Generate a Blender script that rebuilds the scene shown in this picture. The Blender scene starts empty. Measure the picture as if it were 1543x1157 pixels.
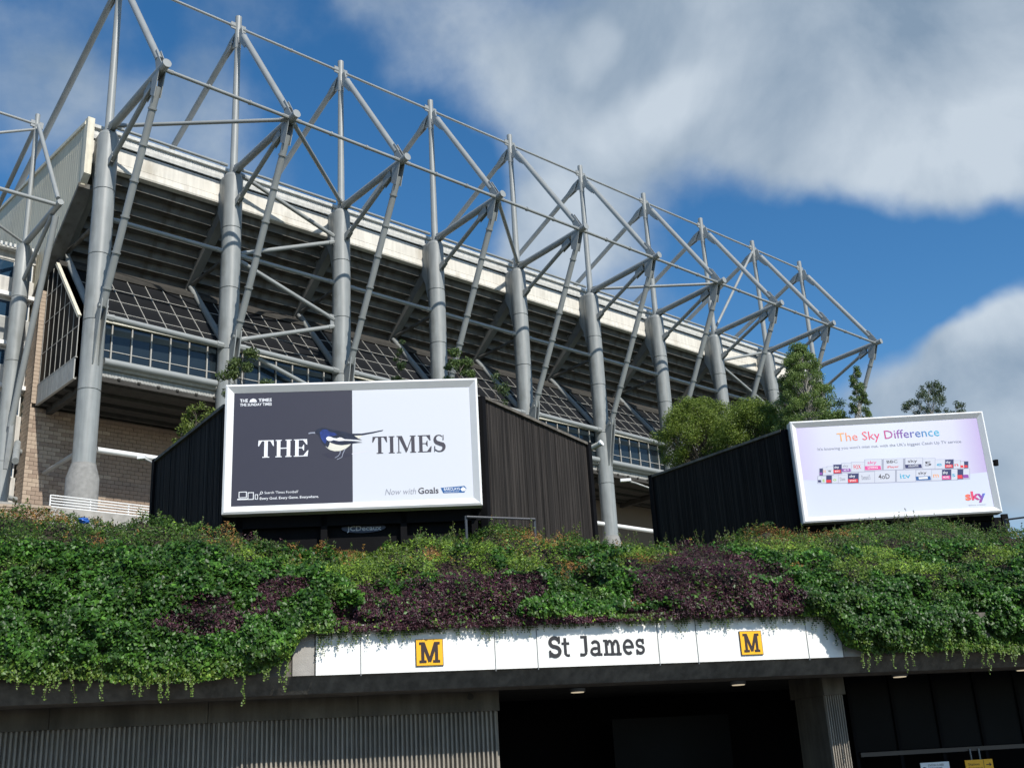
import bpy, bmesh, math, random
import numpy as np
from mathutils import Vector, Matrix, noise
random.seed(7); rng = np.random.default_rng(7)
C = bpy.context.scene.collection
SC = bpy.context.scene

# ------------------------------------------------------------------ camera (solved from the building's vanishing lines)
F, PITCH, ROLL = 1677.795, 0.33493, -0.05634
CAM0 = Vector((0, 0, 1.6))
fw = Vector((0, math.cos(PITCH), math.sin(PITCH))); r0 = Vector((1, 0, 0)); u0 = r0.cross(fw)
RT = math.cos(ROLL)*r0 + math.sin(ROLL)*u0; UP = -math.sin(ROLL)*r0 + math.cos(ROLL)*u0
cd = bpy.data.cameras.new('camera'); cam = bpy.data.objects.new('camera', cd); C.objects.link(cam)
cam.matrix_world = Matrix.Translation(CAM0) @ Matrix((RT, UP, -fw)).transposed().to_4x4()
cd.sensor_width = 36; cd.lens = F/1543*36; cd.clip_start = .1; cd.clip_end = 6000
SC.camera = cam
SC.view_settings.view_transform = 'Standard'; SC.view_settings.look = 'None'
SC.view_settings.exposure = 0.0; SC.view_settings.gamma = 1; SC.view_settings.use_curve_mapping = False

PSI = 0.82278; P0 = Vector((-21.1445, 52.3471, 0))
D = Vector((math.sin(PSI), math.cos(PSI), 0)); N = Vector((-math.cos(PSI), math.sin(PSI), 0))

def ray(x, y): return fw + (x-771.5)/F*RT - (y-578.5)/F*UP
def on_plane(x, y, O, n):
    R = ray(x, y); return CAM0 + R*((Vector(O)-CAM0).dot(n)/R.dot(n))
def on_z(x, y, z):
    R = ray(x, y); return CAM0 + R*((z-1.6)/R.z)
def at_r(x, y, r):
    R = ray(x, y); return CAM0 + R*(r/math.hypot(R.x, R.y))
def axes(deg):
    h = math.radians(deg); return Vector((math.cos(h), math.sin(h), 0)), Vector((-math.sin(h), math.cos(h), 0))

# ------------------------------------------------------------------ sun and sky
SUN = (-(N + .12*D) + Vector((0, 0, .88))).normalized()
sd = bpy.data.lights.new('sun', 'SUN'); sd.energy = 5.0; sd.angle = math.radians(.53); sd.color = (1, .955, .88)
so = bpy.data.objects.new('sun', sd); C.objects.link(so)
so.rotation_euler = (-SUN).to_track_quat('-Z', 'Y').to_euler()
w = bpy.data.worlds.new('World'); SC.world = w; w.use_nodes = True
nt = w.node_tree; nt.nodes.clear(); ln = nt.links.new
def nd(t, **k):
    n = nt.nodes.new(t)
    for a, b in k.items(): setattr(n, a, b)
    return n
sky = nd('ShaderNodeTexSky', sky_type='NISHITA'); sky.sun_disc = False
sky.sun_elevation = math.asin(SUN.z); sky.sun_rotation = math.atan2(SUN.x, SUN.y)
sky.air_density = 1.0; sky.dust_density = .3; sky.ozone_density = 2.2
bgs = nd('ShaderNodeBackground'); bgs.inputs['Strength'].default_value = .105
hsv = nd('ShaderNodeHueSaturation'); hsv.inputs['Saturation'].default_value = 1.32; hsv.inputs['Value'].default_value = 1.33; hsv.inputs['Hue'].default_value = .499
ln(sky.outputs[0], hsv.inputs['Color']); ln(hsv.outputs[0], bgs.inputs['Color'])
tc = nd('ShaderNodeTexCoord')
def math_(op, a, b=None, clamp=False):
    m = nd('ShaderNodeMath', operation=op); m.use_clamp = clamp
    for i, v in enumerate((a, b)):
        if v is None: continue
        if isinstance(v, (int, float)): m.inputs[i].default_value = v
        else: ln(v, m.inputs[i])
    return m.outputs[0]
def wnoise(scale, detail, rough, dist=0, vec=None):
    n = nd('ShaderNodeTexNoise'); n.inputs['Scale'].default_value = scale; n.inputs['Detail'].default_value = detail
    n.inputs['Roughness'].default_value = rough; n.inputs['Distortion'].default_value = dist
    ln(vec or tc.outputs['Generated'], n.inputs['Vector']); return n
wn = wnoise(5, 5, .5)
sub = nd('ShaderNodeVectorMath', operation='SUBTRACT'); ln(wn.outputs['Color'], sub.inputs[0]); sub.inputs[1].default_value = (.5, .5, .5)
scl = nd('ShaderNodeVectorMath', operation='SCALE'); ln(sub.outputs[0], scl.inputs[0]); scl.inputs['Scale'].default_value = .10
wadd = nd('ShaderNodeVectorMath', operation='ADD'); ln(tc.outputs['Generated'], wadd.inputs[0]); ln(scl.outputs[0], wadd.inputs[1])
wdir = nd('ShaderNodeVectorMath', operation='NORMALIZE'); ln(wadd.outputs[0], wdir.inputs[0])
dens = wnoise(4.0, 9, .56, .0)
total = math_('SUBTRACT', math_('MULTIPLY', dens.outputs['Fac'], 1.5), .25)
def blob(px, py, rad, amp, acc=None):
    global total
    c = ray(px, py).normalized()
    dt = nd('ShaderNodeVectorMath', operation='DOT_PRODUCT'); ln(wdir.outputs[0], dt.inputs[0]); dt.inputs[1].default_value = c
    mr = nd('ShaderNodeMapRange', interpolation_type='SMOOTHSTEP'); ln(dt.outputs['Value'], mr.inputs['Value'])
    mr.inputs['From Min'].default_value = math.cos(rad); mr.inputs['From Max'].default_value = 1.0
    mr.inputs['To Min'].default_value = 0; mr.inputs['To Max'].default_value = amp
    if acc is not None: return math_('ADD', acc, mr.outputs[0])
    total = math_('ADD', total, mr.outputs[0])
for b in [(1250, 30, .27, .34), (1500, 160, .16, .28), (1000, 110, .20, .28), (1330, 240, .10, .22), (780, 70, .13, .12), (640, 60, .11, .14), (950, 230, .08, .12),
          (845, 365, .075, .34), (950, 400, .055, .18), (1520, 510, .075, .40), (1440, 620, .10, .26), (1570, 620, .11, .28), (1340, 600, .08, .14), (50, 195, .09, .17), (70, 80, .08, .10), (300, 190, .07, .16),
          (1300, 420, .12, -.14), (1180, 400, .10, -.36), (1330, 400, .10, -.32), (1440, 385, .075, -.40), (1560, 375, .06, -.40), (1340, 480, .06, -.16), (1060, 320, .06, -.20), (1270, 480, .09, -.30),
          (600, 230, .12, -.30), (420, 60, .14, -.10), (190, 70, .05, -.10), (700, 320, .07, -.22), (480, 170, .10, -.12)]:
    blob(*b)
mask = nd('ShaderNodeMapRange', interpolation_type='SMOOTHSTEP'); ln(total, mask.inputs['Value'])
mask.inputs['From Min'].default_value = .42; mask.inputs['From Max'].default_value = .98; mask.inputs['To Max'].default_value = .93
tone = wnoise(5.5, 9, .56, .3)
tacc = tone.outputs['Fac']
for b in [(1500, 440, .07, .30), (1440, 260, .13, .20), (980, 195, .05, .16), (1030, 160, .04, .12), (888, 68, .03, .14), (1300, 30, .14, -.16), (900, 40, .10, -.10), (1480, 620, .08, -.06), (860, 370, .08, .12)]: tacc = blob(*b, acc=tacc)
tr = nd('ShaderNodeValToRGB'); ln(tacc, tr.inputs[0])
tr.color_ramp.elements[0].position = .32; tr.color_ramp.elements[0].color = (.25, .34, .45, 1)
tr.color_ramp.elements[1].position = .72; tr.color_ramp.elements[1].color = (.61, .69, .77, 1)
bgc = nd('ShaderNodeBackground'); ln(tr.outputs[0], bgc.inputs['Color']); bgc.inputs['Strength'].default_value = 1.0
mixs = nd('ShaderNodeMixShader'); ln(mask.outputs[0], mixs.inputs[0]); ln(bgs.outputs[0], mixs.inputs[1]); ln(bgc.outputs[0], mixs.inputs[2])
wo = nd('ShaderNodeOutputWorld'); ln(mixs.outputs[0], wo.inputs['Surface'])

# ------------------------------------------------------------------ materials
def mat(name, col, rough=.7, metal=0, var=0, vscale=3, bump=0, bscale=40, streak=0, stretch=(1, 1, 1), spec=.5, attr=None, trans=0, coat=0, dirt=None, dirt_scale=1.5, dirt_lo=.5, dirt_hi=.7):
    m = bpy.data.materials.new(name); m.use_nodes = True; t = m.node_tree; L = t.links.new
    b = t.nodes['Principled BSDF']; b.inputs['Roughness'].default_value = rough; b.inputs['Metallic'].default_value = metal
    b.inputs['Specular IOR Level'].default_value = spec; b.inputs['Coat Weight'].default_value = coat
    b.inputs['Base Color'].default_value = (*col, 1)
    tcn = t.nodes.new('ShaderNodeTexCoord'); src = None
    def nz(scale, det, st=(1, 1, 1)):
        mp = t.nodes.new('ShaderNodeMapping'); mp.inputs['Scale'].default_value = st; L(tcn.outputs['Object'], mp.inputs[0])
        n = t.nodes.new('ShaderNodeTexNoise'); n.inputs['Scale'].default_value = scale; n.inputs['Detail'].default_value = det
        L(mp.outputs[0], n.inputs['Vector']); return n.outputs['Fac']
    def mul(a, fac_out, lo, hi, amount):
        mr = t.nodes.new('ShaderNodeMapRange'); L(fac_out, mr.inputs[0]); mr.inputs[1].default_value = lo; mr.inputs[2].default_value = hi
        mr.inputs[3].default_value = 1-amount; mr.inputs[4].default_value = 1+amount*.6
        mx = t.nodes.new('ShaderNodeMix'); mx.data_type = 'RGBA'; mx.blend_type = 'MULTIPLY'; mx.inputs[0].default_value = 1
        if a is None: mx.inputs[6].default_value = (*col, 1)
        else: L(a, mx.inputs[6])
        L(mr.outputs[0], mx.inputs[7]); return mx.outputs[2]
    if attr:
        an = t.nodes.new('ShaderNodeAttribute'); an.attribute_name = attr; src = an.outputs['Color']
    if var: src = mul(src, nz(vscale, 6, stretch), .3, .7, var)
    if streak: src = mul(src, nz(6, 5, (1, 1, .08)), .35, .65, streak)
    if dirt is not None:
        mr = t.nodes.new('ShaderNodeMapRange'); L(nz(dirt_scale, 9, (1, 1, .45)), mr.inputs[0]); mr.inputs[1].default_value = dirt_lo; mr.inputs[2].default_value = dirt_hi; mr.inputs[4].default_value = .75
        mx = t.nodes.new('ShaderNodeMix'); mx.data_type = 'RGBA'; L(mr.outputs[0], mx.inputs[0])
        if src is None: mx.inputs[6].default_value = (*col, 1)
        else: L(src, mx.inputs[6])
        mx.inputs[7].default_value = (*dirt, 1); src = mx.outputs[2]
    if src is not None: L(src, b.inputs['Base Color'])
    if bump:
        bp = t.nodes.new('ShaderNodeBump'); bp.inputs['Strength'].default_value = bump; bp.inputs['Distance'].default_value = .02
        L(nz(bscale, 6), bp.inputs['Height']); L(bp.outputs[0], b.inputs['Normal'])
    if trans:
        tl = t.nodes.new('ShaderNodeBsdfTranslucent'); ms = t.nodes.new('ShaderNodeMixShader'); ms.inputs[0].default_value = trans
        if src is not None: L(src, tl.inputs[0])
        else: tl.inputs[0].default_value = (*col, 1)
        L(b.outputs[0], ms.inputs[1]); L(tl.outputs[0], ms.inputs[2]); L(ms.outputs[0], t.nodes['Material Output'].inputs[0])
    return m
def rgb(r, g, b):
    f = lambda c: ((c/255+.055)/1.055)**2.4 if c > 10 else c/255/12.92
    return (f(r), f(g), f(b))
M = dict(
 steel=mat('painted_steel', (.27, .285, .28), .45, var=.10, vscale=1.2, streak=.14, dirt=(.16, .165, .15), dirt_scale=1.1, dirt_lo=.56, dirt_hi=.74),
 steel_thin=mat('painted_steel_tube', (.285, .30, .295), .45, var=.12, vscale=.8),
 steel_dark=mat('bracket_steel', (.25, .265, .27), .5, var=.15),
 castcon=mat('column_concrete', (.27, .265, .25), .9, var=.2, vscale=4, bump=.5, bscale=30),
 fascia=mat('precast_fascia', (.68, .65, .58), .85, var=.07, vscale=1.0, streak=.10, bump=.3, bscale=20, dirt=(.42, .38, .31), dirt_scale=.9, dirt_lo=.58, dirt_hi=.76),
 roofmet=mat('ridged_roof_sheet', (.60, .60, .57), .5, var=.1, streak=.1),
 gable=mat('gable_cladding', (.58, .54, .42), .6, var=.05, vscale=.6, streak=.08),
 corner_panel=mat('corner_panel', (.52, .50, .46), .7, var=.08, streak=.15),
 cream=mat('cream_trim', (.66, .62, .50), .7, var=.1, streak=.12),
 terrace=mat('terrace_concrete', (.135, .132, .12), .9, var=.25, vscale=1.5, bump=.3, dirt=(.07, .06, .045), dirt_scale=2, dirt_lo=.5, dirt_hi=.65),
 raker=mat('raker_concrete', (.19, .188, .175), .9, var=.15, vscale=1.5, bump=.3),
 glass=mat('dark_glass', (.016, .024, .030), .08, spec=.5, var=.3, vscale=.7),
 dglass=mat('shaded_glass', (.006, .007, .008), .4, spec=.05, var=.4, vscale=.5),
 glass_s=mat('roof_glass', (.012, .013, .015), .45, spec=.3, var=.3, vscale=.6),
 mullion=mat('glazing_bar', (.36, .35, .32), .5),
 rail=mat('pale_rail', (.78, .78, .76), .5),
 brick=mat('stone_brick', (.31, .232, .175), .9, var=.14, vscale=2.5, bump=.5, bscale=25, attr=None),
 brick2=mat('stone_brick_light', (.42, .33, .25), .9, var=.14, vscale=2.5, bump=.5, bscale=25),
 mortar=mat('mortar', (.16, .13, .10), .95),
 slab=mat('slab_panel', (.36, .36, .34), .8, var=.1, streak=.12),
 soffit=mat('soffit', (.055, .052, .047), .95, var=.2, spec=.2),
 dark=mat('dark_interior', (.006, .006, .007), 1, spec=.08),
 conc=mat('board_marked_concrete', (.13, .115, .09), .9, var=.25, vscale=1.2, streak=.2, bump=.5, bscale=14, dirt=(.06, .052, .04), dirt_scale=1.4, dirt_lo=.52, dirt_hi=.7),
 conc_beam=mat('beam_concrete', (.14, .125, .105), .9, var=.25, vscale=1.5, streak=.3, bump=.5, bscale=14),
 rib=mat('ribbed_concrete', (.30, .27, .225), .9, var=.16, vscale=2, streak=.15, bump=.4, bscale=30),
 conc_l=mat('light_concrete', (.36, .34, .31), .9, var=.2, vscale=3, bump=.4),
 whitepanel=mat('enamel_panel', (.87, .865, .82), .35, var=.02, streak=.02, dirt=(.55, .52, .42), dirt_scale=2.0, dirt_lo=.64, dirt_hi=.85),
 yellow=mat('yellow_enamel', (.93, .47, .006), .4), brownblk=mat('dark_brown_enamel', (.035, .016, .012), .4),
 ink=mat('black_lettering', (.022, .020, .022), .4),
 alu=mat('billboard_aluminium', (.76, .76, .75), .35, metal=0, var=.03, spec=.6),
 black=mat('black_housing', (.006, .006, .007), .8, var=.2, spec=.1),
 posterdark=mat('poster_charcoal', rgb(54, 53, 66), .45, var=.03), posterwhite=mat('poster_white', (.66, .68, .73), .4),
 pwhite=mat('print_white', (.86, .87, .90), .4), pink_=mat('print_pink', rgb(225, 80, 150), .4), pgrey=mat('print_grey', rgb(150, 152, 165), .4),
 pdark=mat('print_charcoal', rgb(70, 66, 74), .4), pblue=mat('print_blue', rgb(30, 90, 150), .4), pnavy=mat('print_navy', rgb(40, 45, 95), .4),
 pred=mat('print_red', rgb(225, 50, 60), .4), ppurple=mat('print_purple', rgb(140, 70, 160), .4), pcyan=mat('print_cyan', rgb(50, 165, 200), .4),
 pgreen=mat('print_green', rgb(160, 205, 50), .4), porange=mat('print_orange', rgb(240, 165, 110), .4), ptile=mat('print_tile', (.62, .635, .71), .4),
 ptile3=mat('print_tile_edge', rgb(172, 174, 192), .4),
 pfloor=mat('print_floor', rgb(214, 220, 240), .4), ptile2=mat('print_tile_side', rgb(160, 162, 178), .4),
 birdblue=mat('print_bird_blue', (.018, .04, .20), .4, var=.5, vscale=7), birdblk=mat('print_bird_black', (.018, .022, .045), .4, var=.4, vscale=6),
 birdbelly=mat('print_bird_belly', (.80, .77, .66), .4, var=.1), birdleg=mat('print_bird_leg', rgb(150, 155, 170), .4), pshadow=mat('print_bird_ground', rgb(52, 50, 64), .4), pshadow2=mat('print_bird_ground_light', rgb(218, 216, 226), .4),
 timber=mat('stained_timber', (1, 1, 1), .85, attr='tint', bump=.5, bscale=30, streak=.35, spec=.25),
 soil=mat('soil', (.035, .028, .018), 1, var=.4), ground=mat('asphalt', (.055, .054, .052), .9, var=.15, vscale=.8, bump=.2),
 grass=mat('rough_grass', (.05, .075, .025), 1, var=.4, vscale=.5), bark=mat('bark', (.12, .10, .08), .9, var=.4, vscale=6, bump=.6),
 birchbark=mat('birch_bark', (.38, .36, .32), .8, var=.4, vscale=6),
 leaf=mat('leaf', (1, 1, 1), .42, attr='tint', trans=.28, spec=.35), stem=mat('stem', (.10, .075, .04), .9),
 lampglass=None, blueplastic=mat('blue_plastic', (.03, .12, .42), .4), handrail=mat('black_handrail', (.05, .055, .065), .4),
 winframe=mat('white_window_frame', (.62, .62, .60), .5), winglass=mat('window_glass', (.02, .05, .09), .05, spec=.6), signwhite=mat('notice_white', (.78, .82, .86), .4),
 doorbeam=mat('bronze_door_rail', (.06, .048, .04), .5),
)
def gradient(name, stops, axis=0, scale=1, off=0):
    m = bpy.data.materials.new(name); m.use_nodes = True; t = m.node_tree; L = t.links.new
    b = t.nodes['Principled BSDF']; b.inputs['Roughness'].default_value = .4
    g = t.nodes.new('ShaderNodeTexCoord'); s = t.nodes.new('ShaderNodeSeparateXYZ'); L(g.outputs['Object'], s.inputs[0])
    mr = t.nodes.new('ShaderNodeMapRange'); L(s.outputs[axis], mr.inputs[0]); mr.inputs[1].default_value = off; mr.inputs[2].default_value = off+scale
    cr = t.nodes.new('ShaderNodeValToRGB'); L(mr.outputs[0], cr.inputs[0]); el = cr.color_ramp.elements
    el[0].position, el[0].color = stops[0][0], (*stops[0][1], 1); el[1].position, el[1].color = stops[-1][0], (*stops[-1][1], 1)
    for p_, c_ in stops[1:-1]: e = el.new(p_); e.color = (*c_, 1)
    L(cr.outputs[0], b.inputs['Base Color']); return m
lg = bpy.data.materials.new('lit_downlight'); lg.use_nodes = True
_b = lg.node_tree.nodes['Principled BSDF']; _b.inputs['Emission Color'].default_value = (1, .82, .55, 1); _b.inputs['Emission Strength'].default_value = .55
M['lampglass'] = lg

# ------------------------------------------------------------------ mesh helpers
class MB:
    def __init__(s): s.v = []; s.f = []
    def add(s, vs, fs):
        b = len(s.v); s.v += [tuple(v) for v in vs]; s.f += [tuple(i+b for i in f) for f in fs]; return s
    def box(s, x0, x1, y0, y1, z0, z1):
        return s.add([(x, y, z) for z in (z0, z1) for y in (y0, y1) for x in (x0, x1)],
                     [(0, 2, 3, 1), (4, 5, 7, 6), (0, 1, 5, 4), (2, 6, 7, 3), (0, 4, 6, 2), (1, 3, 7, 5)])
    def quad(s, *p): return s.add(p, [tuple(range(len(p)))])
    def tube(s, a, b, r, r2=None, seg=12, caps=True):
        a, b = Vector(a), Vector(b); r2 = r if r2 is None else r2; d = (b-a).normalized()
        x = d.orthogonal().normalized(); y = d.cross(x); vs = []
        for p, q in ((a, r), (b, r2)):
            vs += [p + q*(math.cos(2*math.pi*i/seg)*x + math.sin(2*math.pi*i/seg)*y) for i in range(seg)]
        fs = [(i, (i+1) % seg, seg+(i+1) % seg, seg+i) for i in range(seg)]
        if caps: fs += [tuple(reversed(range(seg))), tuple(range(seg, 2*seg))]
        return s.add(vs, fs)
    def path(s, pts, rs, seg=8):
        for i in range(len(pts)-1): s.tube(pts[i], pts[i+1], rs[i], rs[i+1], seg, caps=(i in (0, len(pts)-2)))
        return s
    def prism(s, poly, a0, a1, axis=0):
        # poly of 2-D points; extruded along axis (0: poly=(y,z); 1: poly=(x,z); 2: poly=(x,y))
        def p3(p, a): return (a, p[0], p[1]) if axis == 0 else ((p[0], a, p[1]) if axis == 1 else (p[0], p[1], a))
        n = len(poly); vs = [p3(p, a0) for p in poly] + [p3(p, a1) for p in poly]
        fs = [tuple(range(n)), tuple(reversed(range(n, 2*n)))] + [(i, i+n, (i+1) % n+n, (i+1) % n) for i in range(n)]
        return s.add(vs, fs)
    def lathe(s, prof, c=(0, 0), seg=20):
        vs = [(c[0]+r*math.cos(2*math.pi*i/seg), c[1]+r*math.sin(2*math.pi*i/seg), z) for r, z in prof for i in range(seg)]
        fs = [(k*seg+i, k*seg+(i+1) % seg, (k+1)*seg+(i+1) % seg, (k+1)*seg+i) for k in range(len(prof)-1) for i in range(seg)]
        fs += [tuple(reversed(range(seg))), tuple(range((len(prof)-1)*seg, len(prof)*seg))]
        return s.add(vs, fs)
    def mesh(s, name, m, z0=0, smooth=False):
        me = bpy.data.meshes.new(name); me.from_pydata([(x, y, z-z0) for x, y, z in s.v], [], s.f)
        bm = bmesh.new(); bm.from_mesh(me); bmesh.ops.recalc_face_normals(bm, faces=bm.faces); bm.to_mesh(me); bm.free()
        me.materials.append(m if not isinstance(m, str) else M[m])
        if smooth:
            for p in me.polygons: p.use_smooth = len(p.vertices) == 4
            me.set_sharp_from_angle(angle=math.radians(40))
        return me
    def build(s, name, m, parent=None, z0=None, smooth=False, loc=None):
        if z0 is None: z0 = parent['_z0'] if (parent is not None and '_z0' in parent) else 0
        o = bpy.data.objects.new(name, s.mesh(name, m, z0, smooth)); C.objects.link(o)
        if parent is not None: o.parent = parent
        if loc: o.location = loc
        return o
def link(name, me, parent=None, loc=(0, 0, 0), rz=0):
    o = bpy.data.objects.new(name, me); C.objects.link(o); o.parent = parent; o.location = loc; o.rotation_euler = (0, 0, rz); return o
def tag(o, label=None, cat=None, group=None, kind=None):
    for k, v in (('label', label), ('category', cat), ('group', group), ('kind', kind)):
        if v: o[k] = v
    return o
def thing(name, label, cat, loc=(0, 0, 0), deg=0, group=None):
    o = bpy.data.objects.new(name, None); C.objects.link(o); o.location = loc; o.rotation_euler = (0, 0, math.radians(deg))
    o.empty_display_size = .3; o['_z0'] = float(loc[2]); return tag(o, label, cat, group)
def structure(o): o['kind'] = 'structure'; return o
def stuff(o): o['kind'] = 'stuff'; return o

# ------------------------------------------------------------------ ground
structure(MB().quad((-1500, -1500, 0), (1500, -1500, 0), (1500, 1500, 0), (-1500, 1500, 0)).build('ground', 'ground'))
FU, FN = axes(13.7); FO = Vector((0, 24, 0))
def fac(u, v, z): return FO + FU*u + FN*v + Vector((0, 0, z))
tb = MB()
cs = [fac(-75, 9, 0), fac(70, 9, 0), fac(90, 200, 0), fac(-95, 200, 0)]
tb.add([(p.x, p.y, 0) for p in cs]+[(p.x, p.y, 7.1) for p in cs], [(0, 1, 5, 4), (1, 2, 6, 5), (2, 3, 7, 6), (3, 0, 4, 7), (4, 5, 6, 7)])
structure(tb.build('terrace_ground', 'grass'))
def st(s, t, z): return P0 + D*s + N*t + Vector((0, 0, z))
tb = MB(); cs = [st(-60, -2.6, 0), st(95, -2.6, 0), st(95, 60, 0), st(-60, 60, 0)]
tb.add([(p.x, p.y, 7.0) for p in cs]+[(p.x, p.y, 14.0) for p in cs], [(0, 1, 5, 4), (1, 2, 6, 5), (2, 3, 7, 6), (3, 0, 4, 7), (4, 5, 6, 7)])
structure(tb.build('stand_concourse', 'conc_l'))

# ------------------------------------------------------------------ the long stadium stand
Z0 = 14.0
stand = thing('stadium_stand', 'long football stadium stand with grey tubular steel masts, white fascia and dark stepped underside', 'stadium', (P0.x, P0.y, Z0), 90-math.degrees(PSI))
BAY = 7.5; NB = 9; SE = BAY*NB
# one steel frame: column (part) with its own masts, booms and stays (sub-parts); meshes shared by all frames
def frame_meshes():
    d = {}
    m = MB(); prof = [(.78, 14.0), (.78, 16.2), (.60, 16.85), (.60, 16.9)]
    m.lathe(prof); d['footing'] = m.mesh('footing', 'castcon', Z0, True)
    m = MB(); zs = [16.9, 20.7, 24.45, 28.15, 31.95, 35.25]
    pr = []
    for i in range(len(zs)-1):
        pr += [(.56, zs[i]+.02), (.56, zs[i+1]-.05), (.525, zs[i+1]-.04), (.525, zs[i+1])]
    pr = [(.56, 16.9)] + pr + [(.53, 35.3), (.46, 35.48), (.33, 35.56)]
    m.lathe(pr, seg=24); d['column'] = m.mesh('column', 'steel', Z0, True)
    m = MB(); m.prism([(.25, 35.5), (1.05, 35.5), (1.05, 33.4), (.70, 32.6), (.5, 31.6), (.25, 31.6)], -.38, .38)
    d['column_casing'] = m.mesh('column_casing', 'steel', Z0)
    m = MB(); m.tube((0, 0, 35.5), (0, 0, 38.6), .23, .21, 16); m.tube((0, 0, 38.6), (0, 0, 44.3), .21, .18, 16); m.tube((0, 0, 44.3), (0, 0, 46.62), .20, .20, 16)
    m.prism([(-.75, 44.5), (.65, 44.7), (.5, 45.5), (-.5, 45.6)], -.04, .04); m.box(-.5, .5, -.04, .04, 45.65, 46.1)
    d['mast'] = m.mesh('mast', 'steel_thin', Z0, True)
    m = MB(); a, b = Vector((0, -.35, 35.72)), Vector((0, -7.0, 36.1)); m.tube(a, b, .22, .22, 16); dd = (b-a).normalized()
    m.tube(a-dd*.1, a+dd*.7, .12, .12); m.tube(b-dd*.03, b+dd*.01, .235, .235, 16)
    for s_ in (-.13, .13): m.prism([(-.3, 35.4), (-1.0, 35.6), (-1.0, 35.9), (-.3, 36.0)], s_-.02, s_+.02)
    d['boom'] = m.mesh('boom', 'steel_thin', Z0, True)
    m = MB(); m.tube((0, -.75, 33.55), (0, -5.15, 35.55), .14, .14)
    for s_ in (-.12, .12): m.prism([(-.35, 33.1), (-1.1, 33.55), (-1.05, 33.85), (-.35, 33.6)], s_-.02, s_+.02); m.prism([(-4.6, 35.1), (-5.5, 35.45), (-5.4, 35.9), (-4.7, 35.6)], s_-.02, s_+.02)
    d['strut'] = m.mesh('strut', 'steel_thin', Z0, True)
    m = MB(); a, b = Vector((0, -6.05, 35.2)), Vector((0, -.95, 25.0)); m.tube(a, b, .19, .19, 14)
    for k in np.linspace(.10, .92, 6): m.tube(a.lerp(b, k-.004), a.lerp(b, k+.004), .235, .235, 14)
    for s_ in (-.17, .17): m.prism([(-6.5, 35.95), (-5.7, 35.95), (-5.6, 34.9), (-6.05, 34.6)], s_-.02, s_+.02)
    for s_ in (-.15, .15): m.prism([(-1.25, 25.3), (-.95, 25.3), (-.5, 24.7), (-.5, 21.9), (-.62, 22.0), (-1.15, 24.6)], s_-.03, s_+.03)
    m.tube((-.25, -1.0, 24.95), (.25, -1.0, 24.95), .1)
    d['inclined_leg'] = m.mesh('inclined_leg', 'steel_thin', Z0, True)
    m = MB(); a, b = Vector((0, -.75, 44.75)), Vector((0, -6.0, 36.85)); m.tube(a, b, .19, .19, 14)
    for s_ in (-.12, .12): m.prism([(-.35, 45.2), (-.85, 44.9), (-1.3, 43.8), (-1.1, 43.7), (-.6, 44.3)], s_-.02, s_+.02); m.prism([(-5.7, 37.4), (-5.9, 37.5), (-6.6, 36.3), (-6.0, 36.2)], s_-.02, s_+.02)
    d['fore_stay'] = m.mesh('fore_stay', 'steel_thin', Z0, True)
    m = MB(); a, b = Vector((0, .7, 45.05)), Vector((0, 19.0, 36.7)); m.tube(a, b, .19, .19, 14)
    for s_ in (-.12, .12): m.prism([(.2, 45.5), (.8, 45.3), (1.6, 44.75), (1.5, 44.5), (.7, 44.7)], s_-.02, s_+.02)
    d['back_stay'] = m.mesh('back_stay', 'steel_thin', Z0, True)
    m = MB(); m.prism([(.6, 34.3), (.6, 33.35), (5.0, 30.05), (5.05, 29.75), (5.5, 29.6), (6.2, 29.7), (6.2, 30.0)], -.24, .24)
    d['raker'] = m.mesh('raker', 'raker', Z0)
    m = MB(); m.tube((0, 4.9, 30.15), (0, .5, 25.1), .19, .19, 12); d['raker_prop'] = m.mesh('raker_prop', 'steel_thin', Z0, True)
    m = MB(); m.tube((0, 4.9, 30.25), (0, .5, 30.35), .12, .12, 10); d['knee_tie'] = m.mesh('knee_tie', 'terrace', Z0, True)
    return d
FM = frame_meshes()
for i in range(NB+1):
    col = link('column', FM['column'], stand, (BAY*i, 0, 0))
    for k in ('column_casing', 'mast', 'boom', 'strut', 'inclined_leg', 'fore_stay', 'back_stay', 'footing'): link(k, FM[k], col)
    rk = link('raker', FM['raker'], stand, (BAY*i if i < NB else SE-.3, 0, 0))
    link('raker_prop', FM['raker_prop'], rk); link('knee_tie', FM['knee_tie'], rk)
def rod(name, a, b, r, collars=0, plates=True, m='steel_thin'):
    a, b = Vector(a), Vector(b); mb = MB(); d = (b-a).normalized(); L = (b-a).length
    mb.tube(a+d*.12, b-d*.12, r, r, 12)
    for k in range(collars): c = a.lerp(b, (k+1)/(collars+1)); mb.tube(c-d*.05, c+d*.05, r*1.4, r*1.4, 12)
    if plates:
        for p, s_ in ((a, 1), (b, -1)): mb.tube(p, p+d*s_*.42, r*1.0, r*1.25, 8)
    return mb.build(name, m, stand, smooth=True)
for i in range(NB):
    s0, s1 = BAY*i, BAY*(i+1)
    rod('mast_tie', (s0+.15, 0, 45.85), (s1-.15, 0, 45.85), .085, 1 if i == 1 else 0)
    rod('boom_tie', (s0+.15, -6.45, 36.05), (s1-.15, -6.45, 36.05), .10, 2)
    rod('mid_tie', (s0+.5, 0, 30.45), (s1-.5, 0, 30.45), .125)
    rod('lower_tie', (s0+.3, -.6, 24.6), (s1-.45, -.3, 24.6), .165)
    rod('base_tube', (s0+.5, 0, 22.42), (s1-.5, 0, 22.42), .20, plates=False)
    rod('concourse_tie', (s0+.5, 0, 17.75), (s1-.5, 0, 17.75), .14, plates=False, m='rail')  # pale tube: the sun on its top is put into the colour
    rod('gutter_tie', (s0+.35, .1, 36.1), (s1-.35, .1, 36.1), .09)
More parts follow.
